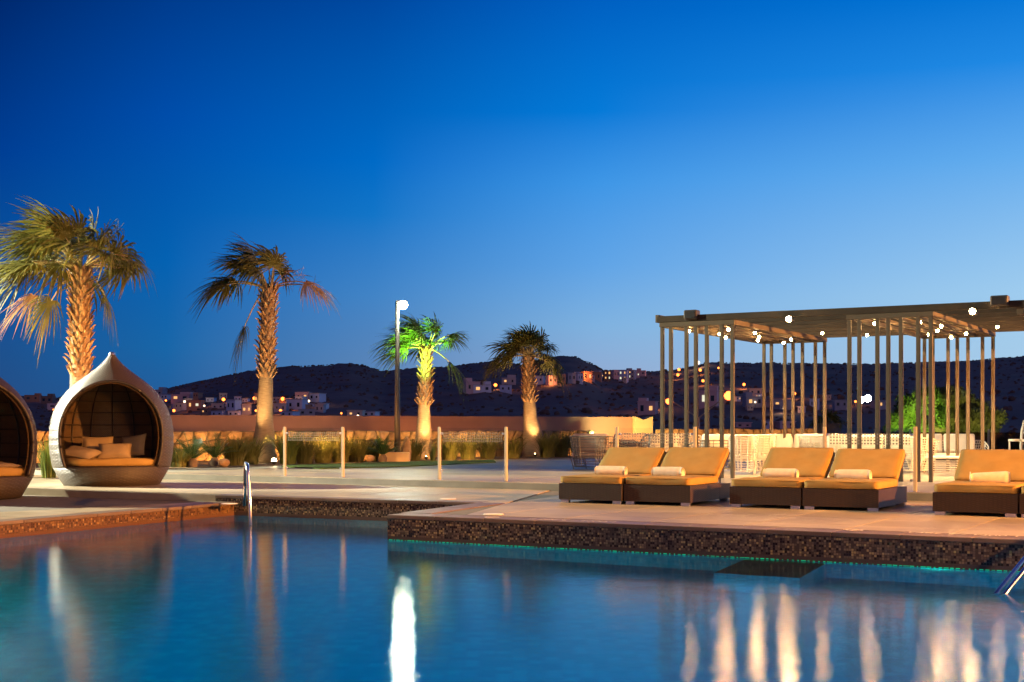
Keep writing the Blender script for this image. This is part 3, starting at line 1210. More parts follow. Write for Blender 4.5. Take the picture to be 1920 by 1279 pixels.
# ------------------------------------------------------------------ loungers
LW, LL = 1.07, 1.74
BACK_T = 1.24


def soft_box(mb, c, sz, rot, seed, amp):
    """upholstered block: rounded edges, slightly crowned and sagging faces"""
    nx_, ny_, nz_ = 16, 16, 4
    rnd_ = random.Random(seed)
    ph = [rnd_.uniform(0, 6) for _ in range(6)]
    idx, vs, fs = {}, [], []

    def vid(i, j, k_):
        if (i, j, k_) not in idx:
            a_, b_, d_ = i / nx_ * 2 - 1, j / ny_ * 2 - 1, k_ / nz_ * 2 - 1
            r = 0.03
            x, y, z = a_ * sz[0] / 2, b_ * sz[1] / 2, d_ * sz[2] / 2
            ix, iy, iz = (max(-h_ + r, min(h_ - r, v_)) for v_, h_ in ((x, sz[0] / 2), (y, sz[1] / 2), (z, sz[2] / 2)))
            q = Vector((x - ix, y - iy, z - iz))
            if q.length > 1e-6:
                m_ = max(abs(q.x), abs(q.y), abs(q.z))
                q = q.normalized() * m_
            p = Vector((ix, iy, iz)) + q
            e = (1 - a_ * a_) * (1 - b_ * b_)
            p.z += d_ * 0.012 * e ** 0.5 + amp * 0.5 * (math.sin(3.1 * a_ + ph[0] + 1.5 * b_) * math.sin(2.7 * b_ + ph[1]) + .5 * math.sin(7 * a_ + ph[2]) * math.sin(6 * b_ + ph[3])) * (0.5 + 0.5 * d_)
            p.y += amp * 0.35 * math.sin(5 * a_ + ph[4]) * (1 if abs(b_) > .99 else .2)
            p.x += amp * 0.3 * math.sin(4 * b_ + ph[5])
            idx[i, j, k_] = len(vs)
            vs.append(c + rot @ p)
        return idx[i, j, k_]
    for i in range(nx_):
        for j in range(ny_):
            fs.append((vid(i, j, nz_), vid(i + 1, j, nz_), vid(i + 1, j + 1, nz_), vid(i, j + 1, nz_)))
            fs.append((vid(i, j, 0), vid(i, j + 1, 0), vid(i + 1, j + 1, 0), vid(i + 1, j, 0)))
        for k_ in range(nz_):
            fs.append((vid(i, 0, k_), vid(i + 1, 0, k_), vid(i + 1, 0, k_ + 1), vid(i, 0, k_ + 1)))
            fs.append((vid(i + 1, ny_, k_), vid(i, ny_, k_), vid(i, ny_, k_ + 1), vid(i + 1, ny_, k_ + 1)))
    for j in range(ny_):
        for k_ in range(nz_):
            fs.append((vid(0, j + 1, k_), vid(0, j, k_), vid(0, j, k_ + 1), vid(0, j + 1, k_ + 1)))
            fs.append((vid(nx_, j, k_), vid(nx_, j + 1, k_), vid(nx_, j + 1, k_ + 1), vid(nx_, j, k_ + 1)))
    mb.mesh(vs, fs)


def pipe(c, sz, rot, parent):
    mb = MB()
    for z in (-1, 1):
        hx_, hy_, hz_ = sz[0] / 2 - 0.006, sz[1] / 2 - 0.006, z * (sz[2] / 2 - 0.013)
        r = 0.03
        pts = []
        for (cx_, cy_, a0) in ((hx_ - r, hy_ - r, 0), (-hx_ + r, hy_ - r, 90), (-hx_ + r, -hy_ + r, 180), (hx_ - r, -hy_ + r, 270)):
            for q in range(4):
                an = R(a0 + 30 * q)
                pts.append(c + rot @ Vector((cx_ + r * math.cos(an), cy_ + r * math.sin(an), hz_)))
        pts.append(pts[0])
        mb.tube(pts, 0.006, 5, False)
    mb.build('piping', M['cushion'], parent, True)


def make_lounger(label, loc, sd=0):
    t = thing('sun_lounger', label, 'sun lounger', loc, -A, 'wicker sun loungers on the platform')
    mb = MB()
    mb.box((LW / 2, BACK_T / 2, 0.175), (LW, BACK_T, 0.25), 0, 0)
    mb.build('seat_base', M['wicker'], t)
    mb = MB()
    mb.box((LW / 2, (BACK_T + 0.02 + LL) / 2, 0.165), (LW - 0.01, LL - BACK_T - 0.02, 0.23), 0, 0)
    mb.build('rear_base', M['wicker'], t)
    for (x, y) in ((0.09, 0.05), (LW - 0.09, 0.05), (0.09, LL - 0.06), (LW - 0.09, LL - 0.06)):
        mb = MB()
        mb.box((x, y, 0.025), (0.14, 0.06, 0.05), 0, 0.004)
        mb.build('foot', M['foot'], t)
    mb = MB()
    soft_box(mb, Vector((LW / 2, BACK_T / 2, 0.357)), (LW - 0.025, BACK_T - 0.01, 0.112), Matrix.Identity(3), 3 + sd, 0.013)
    sc_ = mb.build('seat_cushion', M['cushion'], t, True)
    pipe(Vector((LW / 2, BACK_T / 2, 0.357)), (LW - 0.025, BACK_T - 0.01, 0.112), Matrix.Identity(3), sc_)
    ang = R(38 + (sd * 7 % 5 - 2) * 0.5)
    ln_ = 0.66
    ca, sa = math.cos(ang), math.sin(ang)
    rot = Matrix.Rotation(ang, 3, 'X')
    c = Vector((LW / 2, BACK_T + 0.02 + ca * ln_ / 2 - sa * 0.055, 0.36 + sa * ln_ / 2 + ca * 0.055))
    mb = MB()
    soft_box(mb, c, (LW - 0.06, ln_, 0.11), rot, 8 + sd * 3, 0.013)
    bc_ = mb.build('back_cushion', M['cushion'], t, True)
    pipe(c, (LW - 0.06, ln_, 0.11), rot, bc_)
    c2_ = c - rot @ Vector((0, 0, 0.075))
    mb = MB()
    mb.box(c2_, (LW - 0.07, ln_ + 0.02, 0.03), 0, 0.0, rot)
    mb.build('back_frame', M['wicker'], t)
    for x in (0.16, LW - 0.16):
        mb = MB()
        top = c2_ + rot @ Vector((0, 0.2, -0.02))
        mb.tube([(x, top.y, top.z), (x, LL - 0.06, 0.25)], 0.012, 6)
        mb.build('strut', M['black'], t)
    return t


F1, F2, F3 = G(1049, 942, ZM), G(1368, 951, ZM), G(1749, 965.5, ZM)
lg_labels = ['leftmost wicker sun lounger, its left side facing the dark wicker armchair',
             'wicker sun lounger second from the left, one pergola post right behind its backrest',
             'third wicker sun lounger from the left, left half of the middle pair',
             'fourth wicker sun lounger, right half of the middle pair, beside the gap',
             'fifth wicker sun lounger, right of the gap, with an untidy towel roll',
             'wicker sun lounger cut off by the right edge of the photograph']
loungers = []
proto = None
k = 0
for f0 in (F1, F2, F3):
    for j in (0, 1):
        p = f0 + U * (LW + 0.025) * j
        o = make_lounger(lg_labels[k], p + V * random.uniform(-.02, .02), k)
        o.rotation_euler.z = -A + R(random.uniform(-.7, .7))
        loungers.append(o)
        k += 1


def towel_data(seed, untidy=0.0):
    L, r = 0.50, 0.088
    mb = MB()
    n, m_ = 24, 12
    rnd = random.Random(seed)
    ph = rnd.random() * 6
    vs, fs = [], []
    for i in range(m_ + 1):
        x = (i / m_ - 0.5) * L
        e = 1 - 0.16 * max(0, (abs(i / m_ - 0.5) * 2 - 0.8) / 0.2) ** 2
        rr = r * e * (1 + untidy * 0.35 * (i / m_ - 0.4))
        for j in range(n):
            a_ = 2 * PI * j / n
            w = rr * (1 + 0.025 * math.sin(3 * a_ + ph + 4 * x))
            z = math.sin(a_) * w
            if z < -0.06:
                z = -0.06
            vs.append((x, math.cos(a_) * w * 1.08, z + 0.06))
    for i in range(m_):
        for j in range(n):
            kk = (j + 1) % n
            fs.append((i * n + j, (i + 1) * n + j, (i + 1) * n + kk, i * n + kk))
    fs.append(tuple(m_ * n + j for j in range(n)))
    fs.append(tuple(reversed(range(n))))
    mb.mesh(vs, fs)
    return mb.data('towel', M['towel'], True)


def spiral_data(seed, untidy=0.0):
    mb = MB()
    pts = []
    for i in range(60):
        a_ = i / 60 * 2 * PI * 2.6
        r = 0.080 * (1 - i / 66) * (1 + untidy * 0.2 * math.sin(5 * a_))
        pts.append((-0.252, r * math.cos(a_) * 1.05, max(r * math.sin(a_), -0.058) + 0.06))
    mb.tube(pts, 0.007, 5)
    return mb.data('rolled_edge', M['towel'], True)


tw_labels = ['rolled white towel on the leftmost sun lounger', 'rolled white towel on the second sun lounger from the left',
             'rolled white towel with a pinkish end on the third sun lounger', 'rolled white towel on the fourth sun lounger beside the gap',
             'loosely rolled white towel lying askew on the fifth sun lounger']
tw_px = [(1146, 0.50), (1253, 0.5), (1464, 0.5), (1600, 0.5), (1856, 0.5)]
for i in range(5):
    lo = loungers[i]
    # place along the width so that the roll sits at its pixel column
    best = min([q / 100 for q in range(0, 107)], key=lambda s_: abs(((lo.location + U * s_ + V * 0.62).x / (lo.location + U * s_ + V * 0.62).y) * F + CX - tw_px[i][0]))
    p = lo.location + U * best + V * 0.62
    t = thing('towel', tw_labels[i], 'towel', (p.x, p.y, ZM + 0.412), -A + (R(14) if i == 4 else R(random.uniform(-4, 4))), 'rolled towels on the loungers')
    put('roll', towel_data(i, 1.0 if i == 4 else 0.1), t)
    put('rolled_edge', spiral_data(i, 1.0 if i == 4 else 0.1), t)


# ------------------------------------------------------------------ glass screens at the edge of the upper deck
def on_line(px, off=0.28):
    """point on the screen line at pixel column px"""
    p0 = stepline(0) + sn * off
    k_ = (px - CX) / F
    # p0 + sd*s : x = k*y
    s_ = (k_ * p0.y - p0.x) / (sd.x - k_ * sd.y)
    return p0 + sd * s_


def screen(label, pxa, pxb):
    a_, b_ = on_line(pxa), on_line(pxb)
    L = (b_ - a_).length
    t = thing('glass_screen', label, 'glass screen', (a_.x, a_.y, ZU + 0.01), math.atan2(sd.y, sd.x), 'glass screens along the deck edge')
    hgt = 1.045
    for x in (0, L):
        mb = MB()
        mb.box((x, 0, hgt / 2), (0.052, 0.045, hgt), 0, 0.004)
        po = mb.build('post', M['cream_post'], t)
        mb = MB()
        mb.lathe([(0.0001, 0.006), (0.075, 0.006), (0.08, 0)], 16, (x, 0, 0))
        mb.build('base_plate', M['foot'], po)
    mb = MB()
    mb.box((L / 2, 0, 0.10 + (hgt - 0.12) / 2), (L - 0.15, 0.012, hgt - 0.12), 0, 0)
    mb.build('glass_pane', M['glass'], t)
    w = L - 0.17
    mb = MB()
    mb.face([(0.085, -0.010, hgt - 0.30), (0.085 + w, -0.010, hgt - 0.30), (0.085 + w, -0.010, hgt - 0.10), (0.085, -0.010, hgt - 0.10)],
            [(0, 0), (w, 0), (w, 0.208), (0, 0.208)])
    mb.build('dotted_band', M['frit'], t)
    for x in (0.06, L - 0.06):
        for z in (0.18, hgt - 0.13):
            mb = MB()
            mb.box((x, 0, z), (0.045, 0.035, 0.04), 0, 0.006)
            mb.build('clamp', M['foot'], t)
    return t


screen('frameless glass screen left of the lamp post, in front of the grasses', 534, 643)
screen('glass screen between the lamp post and the fourth palm', 824, 949)
screen('glass screen behind the leftmost loungers, in front of the orange pier', 1157, 1303)
screen('tall-looking glass screen behind the middle lounger pair, before the long wicker sofa', 1546, 1716)


# ------------------------------------------------------------------ pergola
P0 = Vector((4.5, 27.2, 0))
per = thing('pergola', 'long dark metal pergola with paired post gates and rows of lit lamps', 'pergola', (P0.x, P0.y, ZU), -A)
PT = 3.14      # post height
frac = [0, 0.125, 0.35, 0.485, 0.64, 0.85, 1.0]
DEP = 6.4


def pbox(name, c, s, parent=None, bev=0.006, m_='pergola'):
    mb = MB()
    mb.box(c, s, 0, bev)
    return mb.build(name, M[m_], parent or per)


mbp = MB()
mbp.box((0, 0, PT / 2), (0.072, 0.072, PT), 0, 0.005)
post_me = mbp.data('post', M['pergola'])
gates = [(-1.55, 0.0), (2.40, 3.95), (6.0, 7.55)]
for (s0, s1) in gates:
    for t_ in (0, DEP):
        for f_ in frac:
            put('post', post_me, per, (s0 + (s1 - s0) * f_, t_, 0))
        pbox('beam', ((s0 + s1) / 2, t_, PT + 0.052), (s1 - s0 + 0.10, 0.10, 0.10))
    for s_ in (s0, s1):
        pbox('beam', (s_, DEP / 2, PT + 0.052), (0.10, DEP - 0.12, 0.098))
    for q in (0.25, 0.5, 0.75):
        pbox('rafter', (s0 + (s1 - s0) * q, DEP / 2, PT + 0.06), (0.05, DEP - 0.12, 0.07))
pbox('front_beam', (3.2, 0, PT + 0.17), (9.7, 0.12, 0.13), m_='pergola_roof_shaded')
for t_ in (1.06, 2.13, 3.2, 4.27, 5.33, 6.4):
    pbox('beam', (3.2, t_, PT + 0.168), (9.7, 0.10, 0.12), m_='pergola_roof_shaded')
pbox('beam', (5.55, DEP / 2, PT + 0.05), (0.12, DEP, 0.14))
pbox('beam', (-1.65, DEP / 2, PT + 0.186), (0.08, DEP + 0.1, 0.16))
for (s_, w) in ((-0.88, 0.29), (5.2, 0.32)):
    mb = MB()
    mb.box((s_, -0.02, PT + 0.235), (w, 0.22, 0.20), 0, 0.03)
    o = mb.build('loudspeaker', M['pole'], per)
    mb = MB()
    mb.box((s_, -0.145, PT + 0.235), (w - 0.06, 0.012, 0.14), 0, 0.004)
    mb.build('grille', M['black'], o)


def bulb(s_, t_, z, r, m_, name='lamp_fitting'):
    mb = MB()
    mb.lathe([(0.0001, 0.05), (r * .7, 0.05), (r * .8, 0.02), (r * .8, 0.015)], 12)
    o = mb.build(name, M['pole'], per, True)
    o.location = (s_, t_, z)
    mb = MB()
    mb.sphere((0, 0, -0.01), r, 10, 6)
    mb.build('bulb', m_, o, True)


for (s0, s1) in gates[:2]:
    for i, (q, t_) in enumerate(((0.2, 0.7), (0.75, 0.8), (0.35, 1.9), (0.85, 2.0), (0.15, 3.1), (0.62, 3.3), (0.35, 4.4), (0.85, 4.5), (0.5, 5.6))):
        bulb(s0 + (s1 - s0) * q, t_, PT - 0.025, 0.034, M['e_warm'])
for (s_, t_) in ((0.9, 3.2), (1.6, 4.3), (4.6, 3.2), (5.0, 4.3)):
    bulb(s_, t_, PT + 0.0, 0.030, M['e_warm'])
for s_ in (1.25, 4.75):
    mb = MB()
    mb.box((0, 0, 0), (0.125, 0.15, 0.125), 0, 0.012)
    o = mb.build('floodlight', M['pole'], per)
    o.location = (s_, -0.14, PT + 0.05)
    mb = MB()
    mb.sphere((0, -0.075, 0), 0.055, 14, 8)
    mb.build('bulb', M['e_flood'], o, True)
for (s_, t_) in ((-0.8, 1.6), (-0.8, 3.4), (-0.8, 5.2), (3.2, 1.6), (3.2, 3.4), (3.2, 5.2), (1.2, 2.4), (1.2, 5.0), (5.2, 2.4), (5.2, 5.0)):
    w = P0 + U * s_ + V * t_
    lamp('SPOT', 'pergola_downlight', (w.x, w.y, ZU + PT - 0.06), 430, (1.0, 0.60, 0.24), (w.x, w.y, 0), 0.08, 125, 0.7)

# ------------------------------------------------------------------ walls at the end of the garden
def rubble_wall(name, label, a_, b_, z0, z1, cell, seed, thick=0.4):
    rnd = random.Random(seed)
    a_, b_ = Vector(a_), Vector(b_)
    d = (b_ - a_)
    L = d.length
    t = thing(name, label, 'stone wall', (a_.x, a_.y, z0), math.atan2(d.y, d.x), 'low rubble stone walls')
    hh = z1 - z0
    mb = MB()
    mb.box((L / 2, thick / 2 + 0.03, hh / 2 - 0.01), (L, thick, hh - 0.02))
    mb.build('mortar_core', M['mortar'], t)
    rows = max(2, round(hh / (cell * 0.8)))
    cols = max(2, round(L / cell))
    # jittered lattice of corners -> irregular polygonal stones
    P = {}
    for j in range(rows + 1):
        for i in range(cols + 1):
            jx = rnd.uniform(-.28, .28) * cell if 0 < i < cols else 0
            jz = rnd.uniform(-.26, .26) * hh / rows if 0 < j < rows else 0
            sh = (0.5 * cell if j % 2 else 0) if 0 < i < cols else 0
            P[i, j] = Vector((i * L / cols + jx + sh * 0.6, j * hh / rows + jz + (rnd.uniform(-.03, .03) if j == rows else 0)))
    for j in range(rows):
        for i in range(cols):
            q = [P[i, j], P[i + 1, j], P[i + 1, j + 1], P[i, j + 1]]
            c = sum(q, Vector((0, 0))) / 4
            # extra bend on each edge, shrunk for the joint
            pts = []
            for e in range(4):
                p_, r_ = q[e], q[(e + 1) % 4]
                pts.append(c + (p_ - c) * 0.86)
                mid = (p_ + r_) / 2
                pts.append(c + (mid - c) * rnd.uniform(0.90, 1.02))
            dep = rnd.uniform(0.03, 0.10)
            mb = MB()
            n = len(pts)
            outer = [(p.x, 0.03, p.y) for p in pts]
            mid = [(c.x + (p.x - c.x) * 0.93, -dep * 0.7, c.y + (p.y - c.y) * 0.93) for p in pts]
            inn = [(c.x + (p.x - c.x) * 0.6, -dep - rnd.uniform(0, .02), c.y + (p.y - c.y) * 0.6) for p in pts]
            vs = outer + mid + inn + [(c.x, -dep, c.y)]
            fs = []
            for e in range(n):
                g = (e + 1) % n
                fs += [(e, g, n + g, n + e), (n + e, n + g, 2 * n + g, 2 * n + e), (2 * n + e, 2 * n + g, 3 * n)]
            mb.mesh(vs, fs)
            mb.build('stone', M['stone'], t)
    return t


W_A, W_B = Vector((-14.6, 38.0, 0)), D(1112, 807, 50.0)
W_B.z = 0
rubble_wall('rubble_wall', 'long low rubble stone wall behind the planting, below the pink wall', W_A, W_B, 0.40, 1.41, 0.40, 3)
V_A, V_B = D(1228, 806, 53.0), D(1562, 806, 48.5)
V_A.z = V_B.z = 0
rubble_wall('rubble_wall', 'short rubble stone wall behind the pergola gate, right of the orange pier', V_A, V_B, 0.40, 1.46, 0.36, 4)

# rendered pink wall with its end pier
wd = (W_B - W_A).normalized()
wn_ = Vector((-wd.y, wd.x, 0))
a_ = D(205, 780, 43.0)
b_ = D(1186, 780, 52.6)
L = Vector((b_.x - a_.x, b_.y - a_.y)).length
pw = thing('rendered_wall', 'smooth pinkish rendered wall with an orange end pier, behind the palms', 'wall', (a_.x, a_.y, 0.4), math.atan2(b_.y - a_.y, b_.x - a_.x))
mb = MB()
mb.box((L / 2, 0.15, 0.76), (L, 0.3, 1.52))
mb.build('wall_face', M['pink'], pw)
mb = MB()
for sx, h0, h1 in ((0.0, 1.54, 1.40), (0.42, 1.40, 1.54)):
    x0, x1 = L + 0.02 + sx, L + 0.02 + sx + 0.42
    for y in (-0.16, 0.26):
        mb.face([(x0, y, 0), (x1, y, 0), (x1, y, h1), (x0, y, h0)] if y < 0 else [(x1, y, 0), (x0, y, 0), (x0, y, h0), (x1, y, h1)])
    mb.face([(x0, -.16, h0), (x1, -.16, h1), (x1, .26, h1), (x0, .26, h0)])
for x in (L + 0.02, L + 0.86):
    mb.face([(x, -.16, 0), (x, .26, 0), (x, .26, 1.54), (x, -.16, 1.54)])
mb.build('pier', M['pier'], pw)

# planting bed, lawn strip
bed = [stepline(-9.2) + sn * 0.2, G(330, 879, ZU), G(520, 873.5, ZU), G(930, 862.5, ZU), G(1115, 857.5, ZU), W_B + Vector((1.2, -.5, 0)), W_B + wn_ * 0.5, W_A + wn_ * 0.5, Vector((-16, 36, 0))]
mb = MB()
mb.face([(p.x, p.y, ZU + 0.016) for p in bed])
mb.build('planting_bed', M['soil'], None, kind='structure')
bed2 = [Vector((-16.5, 30.0, 0)), stepline(-9.25), stepline(-9.25) + sn * 8, Vector((-16.5, 38.5, 0))]
mb = MB()
mb.face([(p.x, p.y, ZM + 0.014) for p in bed2])
mb.build('planting_bed', M['soil'], None, kind='structure')
lw = [G(528, 876.8, ZU), G(600, 880.5, ZU), G(720, 877.5, ZU), G(930, 868.0, ZU), G(925, 863.5, ZU), G(700, 869, ZU), G(540, 873.6, ZU)]
mb = MB()
mb.prism(ccw(lw), ZU + 0.01, ZU + 0.032)
mb.build('lawn', M['lawn'], None, kind='structure')

# ------------------------------------------------------------------ fan palms
def frond_meshes(d, L, Rf, seed, droop=0.35, wind=0.25, spread=120, nb=36):
    """petiole and pleated fan, local to the crown base"""
    rnd = random.Random(seed)
    d = d.normalized()
    sag = droop * 0.5 * L
    pp = [d * (L * q / 6) + Vector((-wind * 0.25 * (q / 6) ** 2 * L, 0, -sag * (q / 6) ** 2)) for q in range(7)]
    pet = MB()
    pet.tube(pp, [0.032, 0.026, 0.022, 0.02, 0.018, 0.016, 0.014], 5)
    hub = pp[-1]
    T = (pp[-1] - pp[-2]).normalized()
    S = T.cross(Vector((0, 0, 1)))
    if S.length < 0.05:
        S = Vector((rnd.uniform(-1, 1), rnd.uniform(-1, 1), 0))
    S.normalize()
    S = (Matrix.Rotation(rnd.uniform(-0.7, 0.7), 3, T) @ S).normalized()
    N = S.cross(T).normalized()
    fan = MB()
    for i in range(nb):
        ph = R(-spread + 2 * spread * (i + 0.5) / nb)
        dirv = (T * math.cos(ph) + S * math.sin(ph) + N * 0.10 * (1 if i % 2 else -1)).normalized()
        len_ = Rf * (0.78 + 0.22 * math.cos(ph)) * rnd.uniform(0.78, 1.1)
        sp = R(2 * spread / nb)
        side = (S * math.cos(ph) - T * math.sin(ph)).normalized()
        ws = [(0.02, 0.015), (0.3, 0.3 * sp * 0.7), (0.52, 0.44 * sp * 0.55), (0.7, 0.3 * sp), (0.86, 0.16 * sp), (1.0, 0.003)]
        kd = droop * rnd.uniform(0.5, 2.0)
        vs = []
        for (s_, w) in ws:
            c = hub + dirv * (len_ * s_) + Vector((-wind * s_ ** 2.2 * len_, 0, -kd * s_ ** 3.0 * len_))
            fold = N * (0.25 * w * len_)
            vs += [c - side * w * len_, c + fold, c + side * w * len_]
        fs = []
        for q in range(len(ws) - 1):
            o_ = q * 3
            fs += [(o_, o_ + 1, o_ + 4, o_ + 3), (o_ + 1, o_ + 2, o_ + 5, o_ + 4)]
        fan.mesh(vs, fs)
    return pet, fan


_boot_cache = []


def boot_mesh():
    if not _boot_cache:
        for k_ in range(3):
            rnd = random.Random(50 + k_)
            mb = MB()
            w, h_ = 0.075, 0.20
            pts = []
            for (zz, ww, oo) in ((0, 1.0, 0.0), (0.45, 0.8, 0.05), (0.8, 0.5, 0.085), (1.0, 0.22 + .2 * rnd.random(), 0.12)):
                pts.append([(-w * ww, oo * 0.9, zz * h_), (0, oo + 0.03, zz * h_ * (1 + .1 * rnd.random())), (w * ww, oo * 0.9, zz * h_), (0, oo - 0.03, zz * h_)])
            vs = [q for r_ in pts for q in r_]
            fs = []
            for q in range(3):
                for e in range(4):
                    g = (e + 1) % 4
                    fs.append((q * 4 + e, q * 4 + g, (q + 1) * 4 + g, (q + 1) * 4 + e))
            fs.append((12, 13, 14, 15))
            mb.mesh(vs, fs)
            _boot_cache.append(mb.data('leaf_boot', M['boot'], False))
    return _boot_cache


def fan_palm(label, base, trunk, z_boot, fronds, seed, fm='frond', extra_dry=(), boots=1.0):
    """trunk: list of (dx, z, radius); fronds: list of (dx, dz, dy, petiole, fan radius, droop, wind)"""
    rnd = random.Random(seed)
    t = thing('fan_palm', label, 'palm tree', base, 0, 'fan palms along the garden wall')
    mb = MB()
    pts, rad = [], []
    n = 26
    for i in range(n + 1):
        zz = trunk[0][1] + (trunk[-1][1] - trunk[0][1]) * i / n
        for (x0, z0, r0), (x1, z1, r1) in zip(trunk[:-1], trunk[1:]):
            if z0 - 1e-6 <= zz <= z1 + 1e-6:
                f_ = (zz - z0) / (z1 - z0)
                f_ = f_ * f_ * (3 - 2 * f_)
                x, r = x0 + (x1 - x0) * f_, r0 + (r1 - r0) * f_
        pts.append((x, 0, zz))
        rad.append(r * (1 + 0.02 * (i % 2)))
    mb.tube(pts, rad, 16)
    mb.build('trunk', M['bark'], t, True)

    def at(z):
        i = min(n - 1, max(0, int((z - trunk[0][1]) / (trunk[-1][1] - trunk[0][1]) * n)))
        return pts[i][0], rad[i]
    ztop = trunk[-1][1]
    z, k_ = z_boot, 0
    ms = boot_mesh()
    while z < ztop - 0.02:
        x, r = at(z)
        nn = max(7, int(2 * PI * r / 0.135))
        for q in range(nn):
            an = 2 * PI * (q + 0.5 * (k_ % 2)) / nn + rnd.uniform(-.12, .12)
            # outward is local +y of the boot
            lean = rnd.uniform(-0.1, 0.35)
            o = put('leaf_boot', ms[rnd.randrange(3)], t, (x + math.cos(an) * r * 0.93, math.sin(an) * r * 0.93, z + rnd.uniform(-.03, .03)))
            o.rotation_euler = (Matrix.Rotation(an - PI / 2, 3, 'Z') @ Matrix.Rotation(-lean, 3, 'X')).to_euler()
            s_ = rnd.uniform(0.8, 1.15) * boots
            o.scale = (s_, s_, s_ * rnd.uniform(.8, 1.2))
        z += 0.135
        k_ += 1
    x, r = at(ztop)
    for i, fr in enumerate(fronds):
        dx, dz, dy, L, Rf, dr, wi = fr[:7]
        m_ = fr[7] if len(fr) > 7 else fm
        d = Vector((dx, dy, dz))
        pet, fan = frond_meshes(d, L, Rf, seed * 100 + i, dr, wi)
        b0 = Vector((x, 0, ztop)) + Vector((d.x, d.y, 0)).normalized() * r * 0.5
        o = bpy.data.objects.new('frond', fan.data('frond', M[m_]))
        COL.objects.link(o)
        o.parent = t
        o.location = b0
        pet.build('petiole', M['petiole' if m_ != 'frond_dry' else 'frond_dry'], o, True)
    for (dx, dz, dy, L) in extra_dry:
        # bare, feathered flower stalk
        mb = MB()
        d = Vector((dx, dy, dz)).normalized()
        pp = [d * (L * q / 7) + Vector((0, 0, -0.35 * L * (q / 7) ** 2)) for q in range(8)]
        mb.tube(pp, [0.016 - 0.0015 * q for q in range(8)], 5)
        for q in range(3, 8):
            for w in range(4):
                e = Vector((rnd.uniform(-1, 1), rnd.uniform(-1, 1), rnd.uniform(-1.2, .6))).normalized() * L * 0.22
                mb.tube([pp[q], pp[q] + e * 0.6 + Vector((0, 0, .02)), pp[q] + e], [0.006, 0.004, 0.002], 4)
        o = mb.build('flower_stalk', M['frond_dry'], t)
        o.location = (x, 0, ztop)
    return t


def crown(rnd, n, pet, fan, lo=-20, hi=80, wind=0.25, droop=0.4, wx=0.0):
    out = []
    for i in range(n):
        az = 2 * PI * (i * 0.618 + rnd.uniform(-.05, .05))
        el = R(lo + (hi - lo) * ((i + 0.5) / n) + rnd.uniform(-8, 8))
        f_ = rnd.uniform(0.85, 1.15)
        out.append((math.cos(az) * math.cos(el) + wx, math.sin(el), math.sin(az) * math.cos(el), pet * f_, fan * rnd.uniform(.85, 1.1), droop * rnd.uniform(.6, 1.3), wind * rnd.uniform(.5, 1.4)))
    return out


rp_ = random.Random(21)
# palm 1, tall and full, left
b1 = Vector(((150 - CX) / F * 33.0, 33.0, ZM))
top1 = H + (HY - 502) / F * 33.0 - ZM
f1 = crown(rp_, 32, 1.05, 1.05, 0, 86, 0.40, 0.34, -0.20)
f1 += [(-1.0, -0.35, 0.1, 1.1, 0.8, .6, .3, 'frond_dry'), (0.9, -.9, .1, .7, .7, .6, .1), (-.7, -.8, -.2, .8, .75, .6, .2), (1.0, 0.45, -.2, 1.35, .75, .6, .1),
       (-1, .15, .2, 1.3, .9, .5, .3), (-1, .3, -.3, 1.35, .9, .5, .3), (-.3, .3, -1, .7, .85, .6, .2)]
fan_palm('tallest fan palm with a full windblown crown, behind the egg daybed', b1,
         [(0.05, 0, 0.34), (0.02, 1.2, 0.27), (0.0, 2.4, 0.235), (0.02, top1, 0.225)], 2.45, f1, 11,
         extra_dry=((1, .55, -.2, 1.3), (0.9, .7, .1, 1.25), (.8, .25, -.3, 1.1), (-.8, .3, -.4, 1.2)), boots=.85)
# palm 2, sparse, windblown
b2_ = Vector(((497 - CX) / F * 38.8, 38.8, ZU))
top2 = H + (HY - 541) / F * 38.8 - ZU
f2 = [(-.35, 1, .1, .9, .95, .25, .35), (-.15, 1, -.2, 1.0, 1.0, .25, .4), (-.55, 1, .2, .85, .95, .3, .35), (.15, 1, .1, .95, .9, .35, .3), (-.3, 1, -.5, .8, .9, .3, .4),
      (.25, 1, -.3, .8, .8, .4, .3), (-.6, .9, -.2, 1.0, .85, .35, .4), (0, 1, .4, 1.05, .9, .2, .4), (-.1, .8, -.6, .7, .8, .5, .3), (.35, .8, .2, .7, .7, .5, .2),
      (-1, .52, .1, 1.15, .95, .55, .3), (-1, .42, -.3, 1.1, .85, .6, .3), (-1, .6, .3, 1.0, .8, .5, .35),
      (1, .42, .1, 1.25, .62, .7, -.3, 'frond_dry'), (1, .62, -.2, 1.15, .55, .8, -.2, 'frond_dry'), (-.55, -.75, -.2, .95, .75, .9, .1)]
fan_palm('sparse windblown fan palm left of the first glass screen, uplit from its foot', b2_,
         [(-0.02, 0, 0.40), (-0.02, .4, 0.32), (-0.01, 1.5, 0.235), (0.03, 2.6, 0.20), (0.10, top2, 0.20)], 2.5, f2, 12,
         extra_dry=((1, .8, 0, 1.4), (1, .55, .3, 1.5), (.9, 1, -.2, 1.3)), boots=.85)
